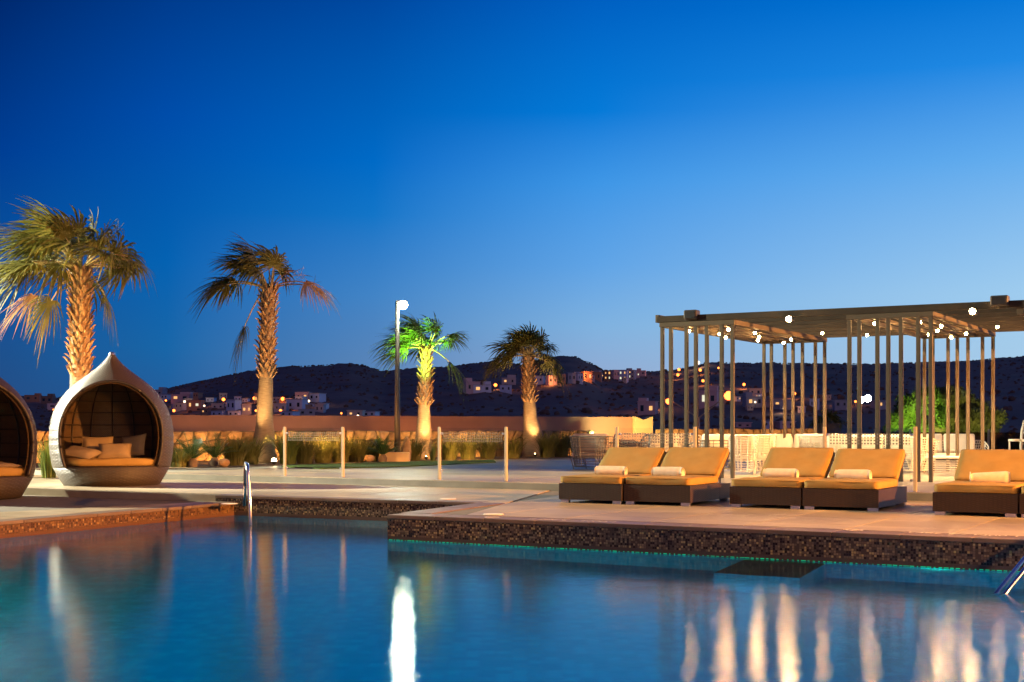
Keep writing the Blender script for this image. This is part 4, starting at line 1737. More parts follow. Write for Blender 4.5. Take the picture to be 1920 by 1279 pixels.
# palm 3, green lit
b3 = Vector(((795 - CX) / F * 43.0, 43.0, ZU))
top3 = H + (HY - 652) / F * 43.0 - ZU
f3 = crown(rp_, 19, .6, .8, 8, 85, 0.35, 0.3, -0.25)
f3 += [(-1, .45, 0, .8, .8, .4, .3), (-1, .2, .2, .7, .75, .5, .3), (1, .9, 0, .9, .6, .4, -.2), (1, -.35, -.1, .75, .75, .7, -.1), (1, .7, .2, .85, .6, .4, -.1)]
fan_palm('small fan palm lit bright green right beside the lamp post', b3,
         [(-0.03, 0, 0.36), (-0.02, .5, 0.28), (0.0, 1.5, 0.20), (0.05, 2.3, 0.175), (0.06, top3, 0.16)], 1.75, f3, 13, fm='frond_green', boots=.8)
# palm 4
b4 = Vector(((1000 - CX) / F * 47.5, 47.5, ZU))
top4 = H + (HY - 668) / F * 47.5 - ZU
f4 = crown(rp_, 28, .66, .78, 2, 86, 0.18, 0.30, -0.05)
f4 += [(1, -.1, 0, .85, .6, .8, -.1), (-1, .15, .3, 1.0, .7, .5, .15)]
fan_palm('small fan palm right of the second glass screen with an evenly spread crown', b4,
         [(0.05, 0, 0.46), (0.0, .6, 0.36), (-0.12, 1.6, 0.235), (-0.16, 2.4, 0.19), (-0.17, top4, 0.18)], 1.95, f4, 14, boots=.85)

# uplights at the palm feet
def uplight(label, p, tgt, power, color, cone=55, head=True, dirn=(0, -1, 0)):
    t = thing('uplight', label, 'garden light', p, 0, 'uplights in the planting')
    mb = MB()
    mb.tube([(0, 0, 0), (0, 0, 0.04)], 0.02, 8)
    mb.build('spike', M['black'], t)
    mb = MB()
    mb.tube([(0, 0, 0.03), (0, 0.0, 0.10)], [0.05, 0.07], 12)
    mb.build('lamp_head', M['black'], t)
    mb = MB()
    mb.sphere((0, 0, 0.115), 0.07 if 'glaring' in label else 0.010, 12, 8)
    mb.build('bulb', M['e_uplight'], t, True)
    lamp('SPOT', 'uplight_beam', (p[0], p[1], p[2] + 0.30), power, color, tgt, 0.05, cone, 0.6)
    return t


WARM = (1.0, 0.60, 0.24)
up = Vector((b1.x + 0.1, b1.y - 1.0, ZM + 0.02))
uplight('warm garden light hidden behind the egg daybed under the tallest palm', up, b1 + Vector((0, 0, 3.4)), 700, WARM, 50)
lamp('SPOT', 'palm_floodlight', (b1.x - 1.2, b1.y - 2.6, 0.6), 1300, (1.0, 0.74, 0.26), b1 + Vector((-.4, 0, top1 + .4)), 0.1, 44, 0.6)
up = G(509, 872.5, ZU + 0.02)
uplight('glaring garden light at the right of the sparse palm foot', up + Vector((0, .4, 0)), b2_ + Vector((0.0, 0, 2.6)), 520, WARM, 55)
up = Vector((b2_.x - 0.25, b2_.y - 0.8, ZU + 0.02))
uplight('garden light directly before the sparse palm foot, left of the glaring one', up, b2_ + Vector((0.1, 0, 3.5)), 420, WARM, 45)
up = Vector((b3.x + 0.12, b3.y - 0.75, ZU + 0.02))
uplight('garden light at the foot of the green lit palm', up, b3 + Vector((0, 0, 2.0)), 360, (1.0, 0.70, 0.30), 50)
up = Vector((b4.x + 0.05, b4.y - 0.85, ZU + 0.02))
uplight('garden light at the foot of the evenly crowned palm', up, b4 + Vector((0, 0, 2.0)), 420, WARM, 50)
lamp('SPOT', 'green_floodlight', (b3.x + 0.1, b3.y - 3.0, ZU + 0.2), 11000, (0.40, 1.0, 0.10), b3 + Vector((-0.15, 0, top3 + .75)), 0.1, 30, 0.7)
for q in range(9):
    w = W_A + (W_B - W_A) * ((q + .6) / 9) - wn_ * 0.9
    lamp('SPOT', 'bed_light', (w.x, w.y, 0.55), 140, (1.0, 0.50, 0.12), (w.x - .3, w.y + 1.2, 1.1), 0.08, 130, 0.8)
lamp('SPOT', 'bed_light', (-9.2, 36.6, 1.2), 800, (1.0, 0.46, 0.12), (-10.5, 40, 1.0), 0.1, 120, 0.8)
lamp('SPOT', 'bed_light', (-5.4, 38.0, 1.4), 800, (1.0, 0.46, 0.12), (-5.0, 43, 1.0), 0.1, 130, 0.8)
lamp('SPOT', 'bed_light', (-1.4, 41.0, 1.4), 800, (1.0, 0.46, 0.12), (-1.2, 47, 1.0), 0.1, 130, 0.8)
lamp('SPOT', 'pier_light', (5.0, 49.6, 0.7), 800, (1.0, 0.46, 0.11), (5.0, 52.6, 1.4), 0.1, 110, 0.8)
lamp('SPOT', 'wall_light', (3.1, 49.5, 1.2), 600, (0.75, 1.0, 0.40), (3.6, 52.4, 1.4), 0.1, 90, 0.8)


for (x, y) in ((7.2, 49.8), (9.4, 48.2), (11.2, 46.6)):
    lamp('SPOT', 'wall_light', (x - .8, y - 1.8, 0.65), 420, (1.0, 0.50, 0.12), (x, y + 1.5, 1.1), 0.1, 120, 0.8)  # spots added to light the short rubble wall orange, without fixtures


# ------------------------------------------------------------------ planting
def grass(label, p, hgt, rad, n, seed, m_='grass', arch=0.5):
    rnd = random.Random(seed)
    mb = MB()
    for i in range(n):
        an = rnd.uniform(0, 2 * PI)
        r0 = rad * 0.35 * math.sqrt(rnd.random())
        b = Vector((math.cos(an) * r0, math.sin(an) * r0, 0))
        an += rnd.uniform(-.6, .6)
        o_ = Vector((math.cos(an), math.sin(an), 0))
        h_ = hgt * rnd.uniform(0.55, 1.05)
        sp = rad * rnd.uniform(0.2, 1.0)
        w = rnd.uniform(0.009, 0.019)
        side = Vector((-o_.y, o_.x, 0))
        vs = []
        for q in range(5):
            s_ = q / 4
            c = b + o_ * (sp * s_ ** 1.8) + Vector((0, 0, h_ * (s_ - arch * 0.35 * s_ ** 3)))
            ww = w * (1 - s_ * 0.9)
            vs += [c - side * ww, c + side * ww]
        mb.mesh(vs, [(2 * q, 2 * q + 1, 2 * q + 3, 2 * q + 2) for q in range(4)])
    o = mb.build('grass_clump', M[m_])
    o.location = p
    tag(o, label, 'ornamental grass', 'ornamental grasses in the bed')
    return o


def sago(label, p, rad, hgt, seed, nf=16):
    rnd = random.Random(seed)
    t = thing('sago_palm', label, 'palm plant', p, 0, 'sago palms in the bed')
    mb = MB()
    mb.lathe([(0.11, 0), (0.13, 0.12), (0.08, 0.22), (0.0001, 0.24)], 12)
    mb.build('stem', M['trunk'], t, True)
    for i in range(nf):
        an = 2 * PI * i * 0.618
        el = R(rnd.uniform(25, 75))
        d = Vector((math.cos(an) * math.cos(el), math.sin(an) * math.cos(el), math.sin(el)))
        L = rad * rnd.uniform(0.85, 1.15)
        side = Vector((-math.sin(an), math.cos(an), 0))
        mb = MB()
        pts = [d * (L * q / 10) + Vector((0, 0, -0.35 * L * (q / 10) ** 2 * math.cos(el))) for q in range(11)]
        mb.tube(pts, [0.010 - 0.0008 * q for q in range(11)], 4)
        for q in range(1, 11):
            for h2 in (0, 0.5):
                c = pts[q] if not h2 else (pts[q] + pts[q - 1]) / 2
                ll = L * 0.24 * math.sin(PI * min(1, (q + .6) / 11.2)) + 0.02
                for sg in (1, -1):
                    tip = c + side * sg * ll + d * ll * 0.55 + Vector((0, 0, 0.25 * ll))
                    mb.face([c - d * 0.008, c + d * 0.012, tip])
        o = mb.build('frond', M['sago'], t)
        o.location = (0, 0, 0.2)
    return t


def bed_pt(px, dback=0.8):
    """a point in the bed at pixel column px, dback metres behind the bed's front edge"""
    edge = [(300, 880), (520, 873.5), (930, 862.5), (1115, 857.5)]
    for (x0, y0), (x1, y1) in zip(edge[:-1], edge[1:]):
        if x0 <= px <= x1:
            y = y0 + (y1 - y0) * (px - x0) / (x1 - x0)
            g = G(px, y, ZU)
            dd = g.y + dback
            return Vector(((px - CX) / F * dd, dd, ZU + 0.016))
    g = G(px, 880, ZU)
    return g


gp = D(92, 900, 30.5)
grass('bright green grass clump standing between the two egg daybeds', Vector((gp.x, gp.y, ZM + .014)), 1.05, 0.42, 190, 31, 'grass_lush', 0.35)
gl = [(338, .9, .60, 'low grass tuft right against the egg daybed'), (440, 1.0, .85, 'grass clump halfway between the egg daybed and the sparse palm'),
      (468, 1.6, .8, 'grass clump just left of the sparse palm trunk'), (540, 1.2, .95, 'wispy pale grass right of the sparse palm, at the first screen post'),
      (572, 1.0, .85, 'grass clump behind the left part of the first glass screen'), (606, 1.2, .8, 'grass clump behind the middle of the first glass screen'),
      (638, 1.0, .82, 'grass clump behind the right post of the first glass screen'), (668, 1.1, .8, 'grass clump just right of the first glass screen'),
      (694, 1.6, .7, 'grass clump left of the dark sago palm'), (774, 1.3, .75, 'grass tuft between the lamp post and the green lit palm'),
      (842, 1.1, .8, 'grass clump behind the left part of the second glass screen'), (878, 1.0, .8, 'grass clump behind the middle of the second glass screen'),
      (914, 1.2, .8, 'grass clump behind the right part of the second glass screen'), (962, 1.0, .75, 'grass clump left of the evenly crowned palm'),
      (1026, 1.0, .9, 'grass clump just right of the evenly crowned palm'), (1052, 1.4, .95, 'tall grass clump left of the dark wicker armchair'),
      (1084, 1.8, .95, 'last tall grass clump, behind the dark wicker armchair')]
for i, (px, db, hg, lb) in enumerate(gl):
    grass(lb, bed_pt(px, db), hg * 1.2, 0.66, 360, 60 + i, 'grass_lush' if i in (3,) else 'grass')
sago('spreading sago palm close to the egg daybed', bed_pt(362, 0.5), 0.75, 0.7, 81)
sago('second spreading sago palm, right of the one by the daybed', bed_pt(402, 0.9), 0.78, 0.7, 82)
sago('compact dark sago palm left of the lamp post', bed_pt(718, 0.6), 0.66, 0.7, 83, 22)
grass('small pale leafy plant at the right foot of the green lit palm', bed_pt(812, .5), .7, .22, 40, 91, 'grass_lush', .3)


def rock(label, p, s, seed):
    rnd = random.Random(seed)
    bm = bmesh.new()
    bmesh.ops.create_icosphere(bm, subdivisions=2, radius=1.0)
    for q in bm.verts:
        f_ = 1 + rnd.uniform(-.14, .14)
        q.co = Vector((q.co.x * s[0] * f_, q.co.y * s[1] * f_, q.co.z * s[2] * f_))
    me = bpy.data.meshes.new('rock')
    bm.to_mesh(me)
    bm.free()
    me.materials.append(M['stone'])
    o = put('rock', me, None, p)
    tag(o, label, 'rock', 'rocks in the bed')


rock('pale boulder at the foot of the compact dark sago palm', bed_pt(692, .3) + Vector((0, 0, .12)), (.16, .14, .11), 5)
rock('upright pale stone between the lamp post and the green lit palm', bed_pt(762, .6) + Vector((0, 0, .3)), (.15, .13, .42), 6)
rock('squat boulder left of the sparse palm', bed_pt(420, .3) + Vector((0, 0, .1)), (.17, .15, .12), 7)

# ------------------------------------------------------------------ tall lamp post
lp = bed_pt(745, 0.7)
t = thing('lamp_post', 'tall dark lamp post with a glaring white head, beside the green lit palm', 'lamp post', lp)
mb = MB()
mb.box((0, 0, 0.14), (0.75, 0.5, 0.28), 0, 0.01)
mb.build('plinth', M['pier'], t)
zt = H + (HY - 566) / F * lp.y - lp.z
mb = MB()
mb.tube([(0, 0, 0.28), (0, 0, 1.4), (0, 0, zt)], [0.10, 0.085, 0.06], 14)
mb.build('pole', M['pole'], t, True)
mb = MB()
mb.box((0.13, 0, zt), (0.34, 0.16, 0.07), 0, 0.015)
hd = mb.build('lamp_head', M['pole'], t)
mb = MB()
mb.sphere((0.18, -0.03, zt - 0.10), 0.135, 14, 8)
mb.build('bulb', M['e_led'], hd, True)


# ------------------------------------------------------------------ wicker furniture on the upper deck
def u_path(w, d, hb, hf, z, nb=10, spread=1.0):
    """U-shaped plan: from front left round the back to front right, y forward is -"""
    pts = []
    rc = min(w, d) * 0.42
    raw = [(-w / 2, -d / 2)]
    for q in range(nb + 1):
        an = PI - PI / 2 * q / nb
        raw.append((-w / 2 + rc + rc * math.cos(an), d / 2 - rc + rc * math.sin(an)))
    for q in range(nb + 1):
        an = PI / 2 - PI / 2 * q / nb
        raw.append((w / 2 - rc + rc * math.cos(an), d / 2 - rc + rc * math.sin(an)))
    raw.append((w / 2, -d / 2))
    return [(x * spread, y * spread, z) for x, y in raw]


def wicker_seat(name, label, cat, p, rz, w, d, h, frame, cush, group, levels=9, arm=0.7, back_cushions=1, seat_h=0.36, open_weave=True, r=0.012, backc=True):
    rnd = random.Random(hash(label) % 1000)
    t = thing(name, label, cat, p, rz, group)
    # vertical stakes
    base = u_path(w, d, h, h, 0)
    n = len(base)

    def zt_(i):
        y = base[i][1] / d + 0.5
        return h * (arm + (1 - arm) * min(1, max(0, y * 1.25)) ** 1.5)
    mb = MB()
    mb.tube([(x * 1.03, y * 1.03, zt_(i)) for i, (x, y, z) in enumerate(base)], r * 1.5, 6)
    mb.tube([(x * 0.86, y * 0.86, 0.07) for (x, y, z) in base], r * 1.2, 6)
    mb.tube([(base[0][0] * .95, base[0][1] * .95, seat_h - 0.06), (base[-1][0] * .95, base[-1][1] * .95, seat_h - 0.06)], r * 1.3, 6)
    mb.build('frame', M[frame], t, True)
    for sx, sy in ((-1, -1), (1, -1), (-1, 1), (1, 1)):
        mb = MB()
        mb.tube([(sx * w * 0.36, sy * d * 0.36, 0), (sx * w * 0.42, sy * d * 0.40, seat_h - 0.06)], r * 1.3, 6)
        mb.build('leg', M[frame], t)
    step = 2 if w < 1.2 else 1
    dens = [i for i in range(0, n, step)]
    if w > 1.4:
        # more stakes along the straight back
        pass
    for i in dens:
        x, y, z = base[i]
        j = rnd.uniform(-.03, .03)
        mb = MB()
        mb.tube([(x * 0.86, y * 0.86, 0.07), (x * (0.95 + j), y * (0.95 + j), zt_(i) * 0.5), (x * 1.03, y * 1.03, zt_(i))], r * 0.8, 5)
        mb.build('stake', M[frame], t)
    for q in range(1, levels + 1):
        f_ = q / (levels + 1)
        mb = MB()
        mb.tube([(x * (0.86 + 0.17 * f_) + rnd.uniform(-.004, .004), y * (0.86 + 0.17 * f_), 0.07 + (zt_(i) - 0.07) * f_ + rnd.uniform(-.006, .006)) for i, (x, y, z) in enumerate(base)], r * 0.75, 5)
        mb.build('strand', M[frame], t)
    mb = MB()
    mb.box((0, -0.03, seat_h), (w * 0.84, d * 0.84, 0.13), 0, 0.04)
    mb.build('seat_cushion', M[cush], t, True)
    if backc:
        bw = w * 0.80 / back_cushions
        for q in range(back_cushions):
            x = (q - (back_cushions - 1) / 2) * bw
            mb = MB()
            rot = Matrix.Rotation(R(-14), 3, 'X')
            mb.box((x, d * 0.30, seat_h + 0.30), (bw * 0.97, 0.15, 0.46), 0, 0.05, rot)
            mb.build('back_cushion', M[cush], t, True)
    return t


def at_ground(px, py):
    g = G(px, py, ZU)
    return (g.x, g.y, ZU + 0.002)


FG = 'wicker lounge furniture under the pergola'
wicker_seat('wicker_armchair', 'dark open-weave wicker armchair with a peach cushion, left of all loungers', 'armchair', at_ground(1118, 880), R(150), 1.25, 0.95, 0.82, 'rattan_dark', 'peach_cushion', FG, 10, 0.8, 1)
wicker_seat('wicker_armchair', 'dark wicker armchair half hidden behind the leftmost lounger, right of the peach cushion', 'armchair', at_ground(1176, 878), R(200), 1.3, 0.95, 0.66, 'rattan_dark', 'peach_cushion', FG, 8, 0.85, 1)
wicker_seat('wicker_chair', 'white wicker chair with cushions behind the third glass screen, nearest the pier', 'chair', at_ground(1240, 880), R(185), 0.95, 0.8, 0.86, 'rattan_white', 'white_cushion', FG, 9, 0.7, 1)
wicker_seat('wicker_chair', 'white wicker chair behind the third glass screen, at its right post', 'chair', at_ground(1284, 878), R(170), 0.85, 0.8, 0.84, 'rattan_white', 'white_cushion', FG, 9, 0.7, 1)
wicker_seat('wicker_chair', 'dark low wicker chair between the third screen and the last post of the left gate', 'chair', at_ground(1334, 884), R(200), 1.0, 0.8, 0.74, 'rattan_dark', 'white_cushion', FG, 8, 0.8, 1)
wicker_seat('wicker_chair', 'white wicker chair seen from behind, just right of the nearest post of the left gate', 'chair', at_ground(1394, 889), R(170), 0.62, 0.6, 0.86, 'rattan_white', 'white_cushion', FG, 13, 0.8, 1)
wicker_seat('wicker_chair', 'second white wicker chair seen from behind, right of its twin and above the third lounger', 'chair', at_ground(1428, 887), R(188), 0.62, 0.6, 0.86, 'rattan_white', 'white_cushion', FG, 13, 0.8, 1)
wicker_seat('wicker_sofa', 'pale wicker settee with white cushions behind the third lounger', 'sofa', at_ground(1480, 881), R(-35), 1.6, 0.9, 0.86, 'rattan_white', 'white_cushion', FG, 10, 0.75, 2)
wicker_seat('wicker_chair', 'pale wicker chair between the settee and the fourth glass screen', 'chair', at_ground(1536, 882), R(150), 0.9, 0.85, 0.84, 'rattan_white', 'white_cushion', FG, 9, 0.7, 1)
wicker_seat('wicker_chair', 'brightly lit white wicker chair at the left post of the fourth glass screen', 'chair', at_ground(1580, 883), R(165), 0.9, 0.85, 0.86, 'rattan_white', 'white_cushion', FG, 9, 0.7, 1)
wicker_seat('wicker_sofa', 'long white slatted wicker sofa seen from behind through the fourth glass screen', 'sofa', at_ground(1664, 886), R(-30 + 180), 2.1, 0.85, 0.80, 'rattan_white', 'white_cushion', FG, 12, 0.9, 2)
wicker_seat('wicker_sofa', 'wicker sofa with two tall white back cushions facing the pool, right of the gate posts', 'sofa', at_ground(1770, 882), R(-12), 1.9, 0.85, 0.72, 'rattan_white', 'white_cushion', FG, 9, 0.8, 2)
# low wicker table
c = at_ground(1776, 892)
t = thing('wicker_table', 'low white topped wicker table before the white cushioned sofa', 'table', c, R(-25), FG)
mb = MB()
mb.box((0, 0, 0.40), (0.85, 0.6, 0.05), 0, 0.015)
mb.build('table_top', M['white_cushion'], t)
for sx in (-1, 1):
    for sy in (-1, 1):
        mb = MB()
        mb.tube([(sx * .34, sy * .22, 0), (sx * .36, sy * .24, .375)], .016, 6)
        mb.build('leg', M['rattan_white'], t)
for q in range(6):
    z = 0.08 + q * 0.048
    mb = MB()
    mb.tube([(-.36, -.24, z), (.36, -.24, z), (.36, .24, z), (-.36, .24, z), (-.36, -.24, z)], .008, 5)
    mb.build('strand', M['rattan_white'], t)
# tall white high-back chair at the right frame edge
c = G(1918, 884, ZU)
t = thing('high_chair', 'white high-backed bar chair cut off by the right edge of the photograph', 'chair', (c.x, c.y, ZU), R(-60))
for sx in (-1, 1):
    mb = MB()
    mb.tube([(sx * .22, .22, 0), (sx * .22, .20, .6), (sx * .22, .24, .95), (sx * .23, .34, 1.22)], [.02, .03, .035, .03], 8)
    mb.build('back_leg', M['rattan_white'], t, True)
    mb = MB()
    mb.tube([(sx * .22, -.2, 0), (sx * .22, -.2, .72)], .022, 8)
    mb.build('front_leg', M['rattan_white'], t)
mb = MB()
mb.box((0, 0, .74), (.5, .46, .06), 0, .02)
mb.build('seat', M['white_cushion'], t)
for q in range(4):
    mb = MB()
    mb.box((0, .25 + .03 * q, .92 + .085 * q), (.42, .02, .05), 0, .005)
    mb.build('back_slat', M['rattan_white'], t)

# smoked glass fence behind the sofas
fa, fb = D(1640, 806, 41.0), D(1935, 806, 36.0)
fd = Vector((fb.x - fa.x, fb.y - fa.y, 0))
FLn = fd.length
t = thing('glass_fence', 'low smoked glass fence with thin posts behind the sofas', 'fence', (fa.x, fa.y, ZU), math.atan2(fd.y, fd.x))
for q in range(5):
    x = FLn * q / 4
    mb = MB()
    mb.box((x, 0, .5), (.05, .05, 1.0), 0, .004)
    mb.build('post', M['cream_post'], t)
    if q < 4:
        mb = MB()
        mb.box((x + FLn / 8, 0, .49), (FLn / 4 - .08, .014, .84))
        mb.build('glass_pane', M['glass_brown'], t)
# dry scrub behind it
for i, (px, d_) in enumerate(((1780, 46), (1850, 43), (1915, 41))):
    g = D(px, 845, d_)
    o = grass(['dry brown scrub behind the smoked glass fence, below the green tree', 'dry brown scrub behind the right half of the smoked glass fence', 'dry brown scrub at the right edge behind the bar chair'][i],
              Vector((g.x, g.y, ZU)), 1.2, 1.1, 160, 400 + i, 'grass')

# potted palm
g = D(1552, 838, 40.5)
t = thing('potted_palm', 'palm in a wide dark planter behind the left gate of the pergola', 'potted plant', (g.x, g.y, ZU))
mb = MB()
mb.lathe([(0.0001, 0), (.30, 0), (.36, .4), (.44, 1.12), (.44, 1.17), (.40, 1.17), (.38, 1.08), (.0001, 1.06)], 28)
mb.build('pot', M['brown_pot'] if 'brown_pot' in M else M['trunk'], t, True)
rnd = random.Random(77)
for i in range(14):
    an = 2 * PI * i * .618
    el = R(rnd.uniform(30, 80))
    pet, fan = frond_meshes(Vector((math.cos(an) * math.cos(el), math.sin(an) * math.cos(el), math.sin(el))), .32, .42, 900 + i, .4, .05, 110, 16)
    o = bpy.data.objects.new('frond', fan.data('frond', M['frond']))
    COL.objects.link(o)
    o.parent = t
    o.location = (0, 0, 1.08)
    pet.build('petiole', M['petiole'], o, True)


# ------------------------------------------------------------------ broad tree, lit green from below
def leaf_tree(name, label, cat, p, lobes, trunk_h, nleaf, seed, m_='leaf', size=0.16, group=None):
    rnd = random.Random(seed)
    t = thing(name, label, cat, p, 0, group)
    mb = MB()
    mb.tube([(0, 0, -1.5), (0.05, 0, trunk_h * .5), (0, 0, trunk_h)], [.22, .17, .12], 10)
    for (lx, ly, lz, lr) in lobes:
        mb.tube([(0, 0, trunk_h * .8), (lx * .5, ly * .5, trunk_h * .5 + lz * .5), (lx, ly, lz)], [.10, .06, .03], 6)
    mb.build('trunk', M['trunk'], t, True)
    tot = sum(l[3] ** 2 for l in lobes)
    mb = MB()
    for (lx, ly, lz, lr) in lobes:
        n = int(nleaf * lr * lr / tot)
        for i in range(n):
            v = Vector((rnd.gauss(0, 1), rnd.gauss(0, 1), rnd.gauss(0, 1))).normalized()
            rr = lr * (rnd.random() ** 0.35) * (1 + .25 * math.sin(4 * v.x + 3 * v.z + seed) * math.cos(5 * v.y))
            c = Vector((lx, ly, lz)) + Vector((v.x * rr, v.y * rr, v.z * rr * .8))
            a_ = Vector((rnd.gauss(0, 1), rnd.gauss(0, 1), rnd.gauss(0, 1))).normalized()
            b_ = a_.cross(v + Vector((.01, .02, .03))).normalized()
            s_ = size * rnd.uniform(.6, 1.3)
            mb.face([c - a_ * s_, c + b_ * s_ * .45, c + a_ * s_, c - b_ * s_ * .45])
    mb.build('crown', M[m_], t)
    return t


tg = D(1778, 812, 56.0)
S_ = 56.0 / F
lob = []
rnd = random.Random(5)
for (px, py, rr) in ((1690, 790, 26), (1715, 765, 34), (1745, 750, 34), (1775, 745, 34), (1805, 752, 32), (1840, 765, 32), (1865, 785, 28), (1725, 800, 28), (1770, 785, 36), (1815, 790, 34), (1670, 805, 16), (1860, 808, 26), (1790, 810, 30)):
    lob.append(((px - 1778) * S_, rnd.uniform(-.5, .5), H - (py - HY) * S_ - 0.0, rr * S_ * rnd.uniform(.62, 1.0)))
leaf_tree('broad_tree', 'wide bushy tree behind the right gate, lit green from below', 'tree', (tg.x, tg.y, 0), lob, 1.6, 26000, 15, 'leaf', 0.085)
lamp('SPOT', 'green_floodlight', (tg.x - 2.3, tg.y - 3.2, 0.5), 3600, (0.55, 1.0, 0.12), (tg.x - 1.3, tg.y, 1.9), 0.1, 52, 0.8)
lamp('SPOT', 'tree_floodlight', (tg.x + 1.5, tg.y - 4.0, 0.5), 1300, (1.0, 0.75, 0.2), (tg.x + 1.0, tg.y, 2.2), 0.1, 80, 0.8)

# ------------------------------------------------------------------ street lamps beyond the garden
def bracket_lamp(label, px, d, arms, heads, m_, zg=-5.0, fork=None):
    t = thing('street_lamp', label, 'street lamp', tuple(D(px, HY, d))[:2] + (zg,))
    o_ = D(px, HY, d)

    def loc(px_, py_):
        q = D(px_, py_, d)
        return Vector((q.x - o_.x, 0, q.z - zg))
    f_ = loc(*fork)
    mb = MB()
    mb.tube([(0, 0, 0), (f_.x, 0, f_.z)], [.10, .07], 10)
    mb.build('pole', M['cream_post'], t, True)
    for (hx_, hy_, rr) in heads:
        e = loc(hx_, hy_)
        mb = MB()
        mb.tube([f_, e + Vector((0, 0, .12))], .05, 6)
        mb.build('arm', M['cream_post'], t)
        mb = MB()
        mb.box((e.x, 0, e.z + .17), (.5, .25, .10), 0, .02)
        hd_ = mb.build('lamp_head', M['pole'], t)
        mb = MB()
        mb.sphere(e, rr, 20, 12)
        mb.build('bulb', m_, hd_, True)
    return t


bracket_lamp('two-armed street lamp with big orange heads, seen through the left pergola gate', 1310, 88, None, ((1254, 752, .22), (1366, 742, .30)), M['e_orange'], -5, (1310, 784))
bracket_lamp('street lamp with twin white floodlights between the two pergola gates', 1612, 100, None, ((1614, 750, .26), (1627, 747, .26)), M['e_white'], -5, (1613, 757))

# ------------------------------------------------------------------ hills and the town on them
SIL = [(-900, 748), (-300, 744), (0, 742), (100, 746), (200, 742), (280, 735), (330, 725), (400, 710), (470, 695), (540, 688), (620, 684), (655, 681), (690, 688), (720, 697), (760, 692),
       (800, 690), (850, 687), (900, 680), (930, 678), (960, 682), (985, 684), (1010, 676), (1050, 668), (1080, 669), (1110, 682), (1130, 694), (1180, 697), (1230, 697), (1290, 690), (1330, 680),
       (1400, 681), (1560, 682), (1640, 683), (1720, 680), (1800, 678), (1860, 673), (1920, 668), (2100, 655), (2400, 640), (3000, 650)]


def sil(px):
    if px <= SIL[0][0]:
        return SIL[0][1]
    for (x0, y0), (x1, y1) in zip(SIL[:-1], SIL[1:]):
        if x0 <= px <= x1:
            return y0 + (y1 - y0) * (px - x0) / (x1 - x0)
    return SIL[-1][1]


D0, D1 = 140.0, 1200.0


def nz(x, y):
    return (math.sin(x * .021 + 1.3) * math.cos(y * .017) + .5 * math.sin(x * .05 + y * .043) + .3 * math.sin(x * .11 - y * .09))


def terrain(px, d):
    zs = H + (HY - sil(px)) / F * D1
    f_ = max(0.0, min(1.0, (d - D0) / (D1 - D0)))
    z = -7 + (zs + 7) * f_ ** 1.35
    z += 1.3 * nz((px - CX) / F * d, d) * math.sin(PI * f_) * (0.35 if f_ > .75 else 1.0)
    if d > D1:
        z -= (d - D1) * 0.12
    return z


vs, fs = [], []
pxs = list(range(-900, 3001, 13))
ds = [60, 100, 140, 180, 220, 260, 300, 350, 400, 450, 500, 550, 600, 650, 700, 750, 800, 850, 900, 950, 1000, 1050, 1100, 1150, 1200, 1240, 1300, 1450, 1700]
rnd = random.Random(9)
for d_ in ds:
    for px in pxs:
        z = terrain(px, d_)
        if 200 < d_ <= 1200:
            z += rnd.uniform(-.35, .35) * d_ / 500
        vs.append(((px - CX) / F * d_, d_, z))
nx = len(pxs)
for i in range(len(ds) - 1):
    for j in range(nx - 1):
        fs.append((i * nx + j, i * nx + j + 1, (i + 1) * nx + j + 1, (i + 1) * nx + j))
mb = MB()
mb.mesh(vs, fs)
mb.build('hills', M['hill'], None, True, kind='structure')
mb = MB()
mb.face([(-4000, -300, -7.5), (4000, -300, -7.5), (4000, 5000, -7.5), (-4000, 5000, -7.5)])
mb.build('ground', M['ground'], None, kind='structure')
# scrub along slopes and ridge: uncountable low bushes
mb = MB()
for i in range(4200):
    px = rnd.uniform(-60, 1990)
    ridge = i % 5 == 0
    d_ = D1 - 4 if ridge else rnd.uniform(300, 1190)
    z = terrain(px, d_)
    c = Vector(((px - CX) / F * d_, d_, z))
    s_ = rnd.uniform(.4, 1.0) * (1.9 if rnd.random() < .06 else 1.0)
    vs = []
    ph = rnd.random() * 6
    for (rr, zz) in ((1.0, -.4), (1.05, .35), (.6, .8)):
        for q in range(6):
            an = 2 * PI * q / 6 + ph
            w = s_ * rr * rnd.uniform(.75, 1.25)
            vs.append(c + Vector((math.cos(an) * w, math.sin(an) * w, zz * s_ * rnd.uniform(.8, 1.1))))
    vs.append(c + Vector((0, 0, s_ * .9)))
    f6 = []
    for r_ in range(2):
        for q in range(6):
            g = (q + 1) % 6
            f6.append((r_ * 6 + q, r_ * 6 + g, r_ * 6 + 6 + g, r_ * 6 + 6 + q))
    f6 += [(12 + q, 12 + (q + 1) % 6, 18) for q in range(6)]
    mb.mesh(vs, f6)
mb.build('hillside_scrub', M['scrub'], None, kind='stuff')


def hill_d(px, py):
    """distance at which the sight line through a pixel meets the hill"""
    d_ = 200.0
    while d_ < D1:
        if terrain(px, d_) >= H + (HY - py) / F * d_:
            return d_
        d_ += 4
    return D1 - 10


HG = 'houses on the far hillside'


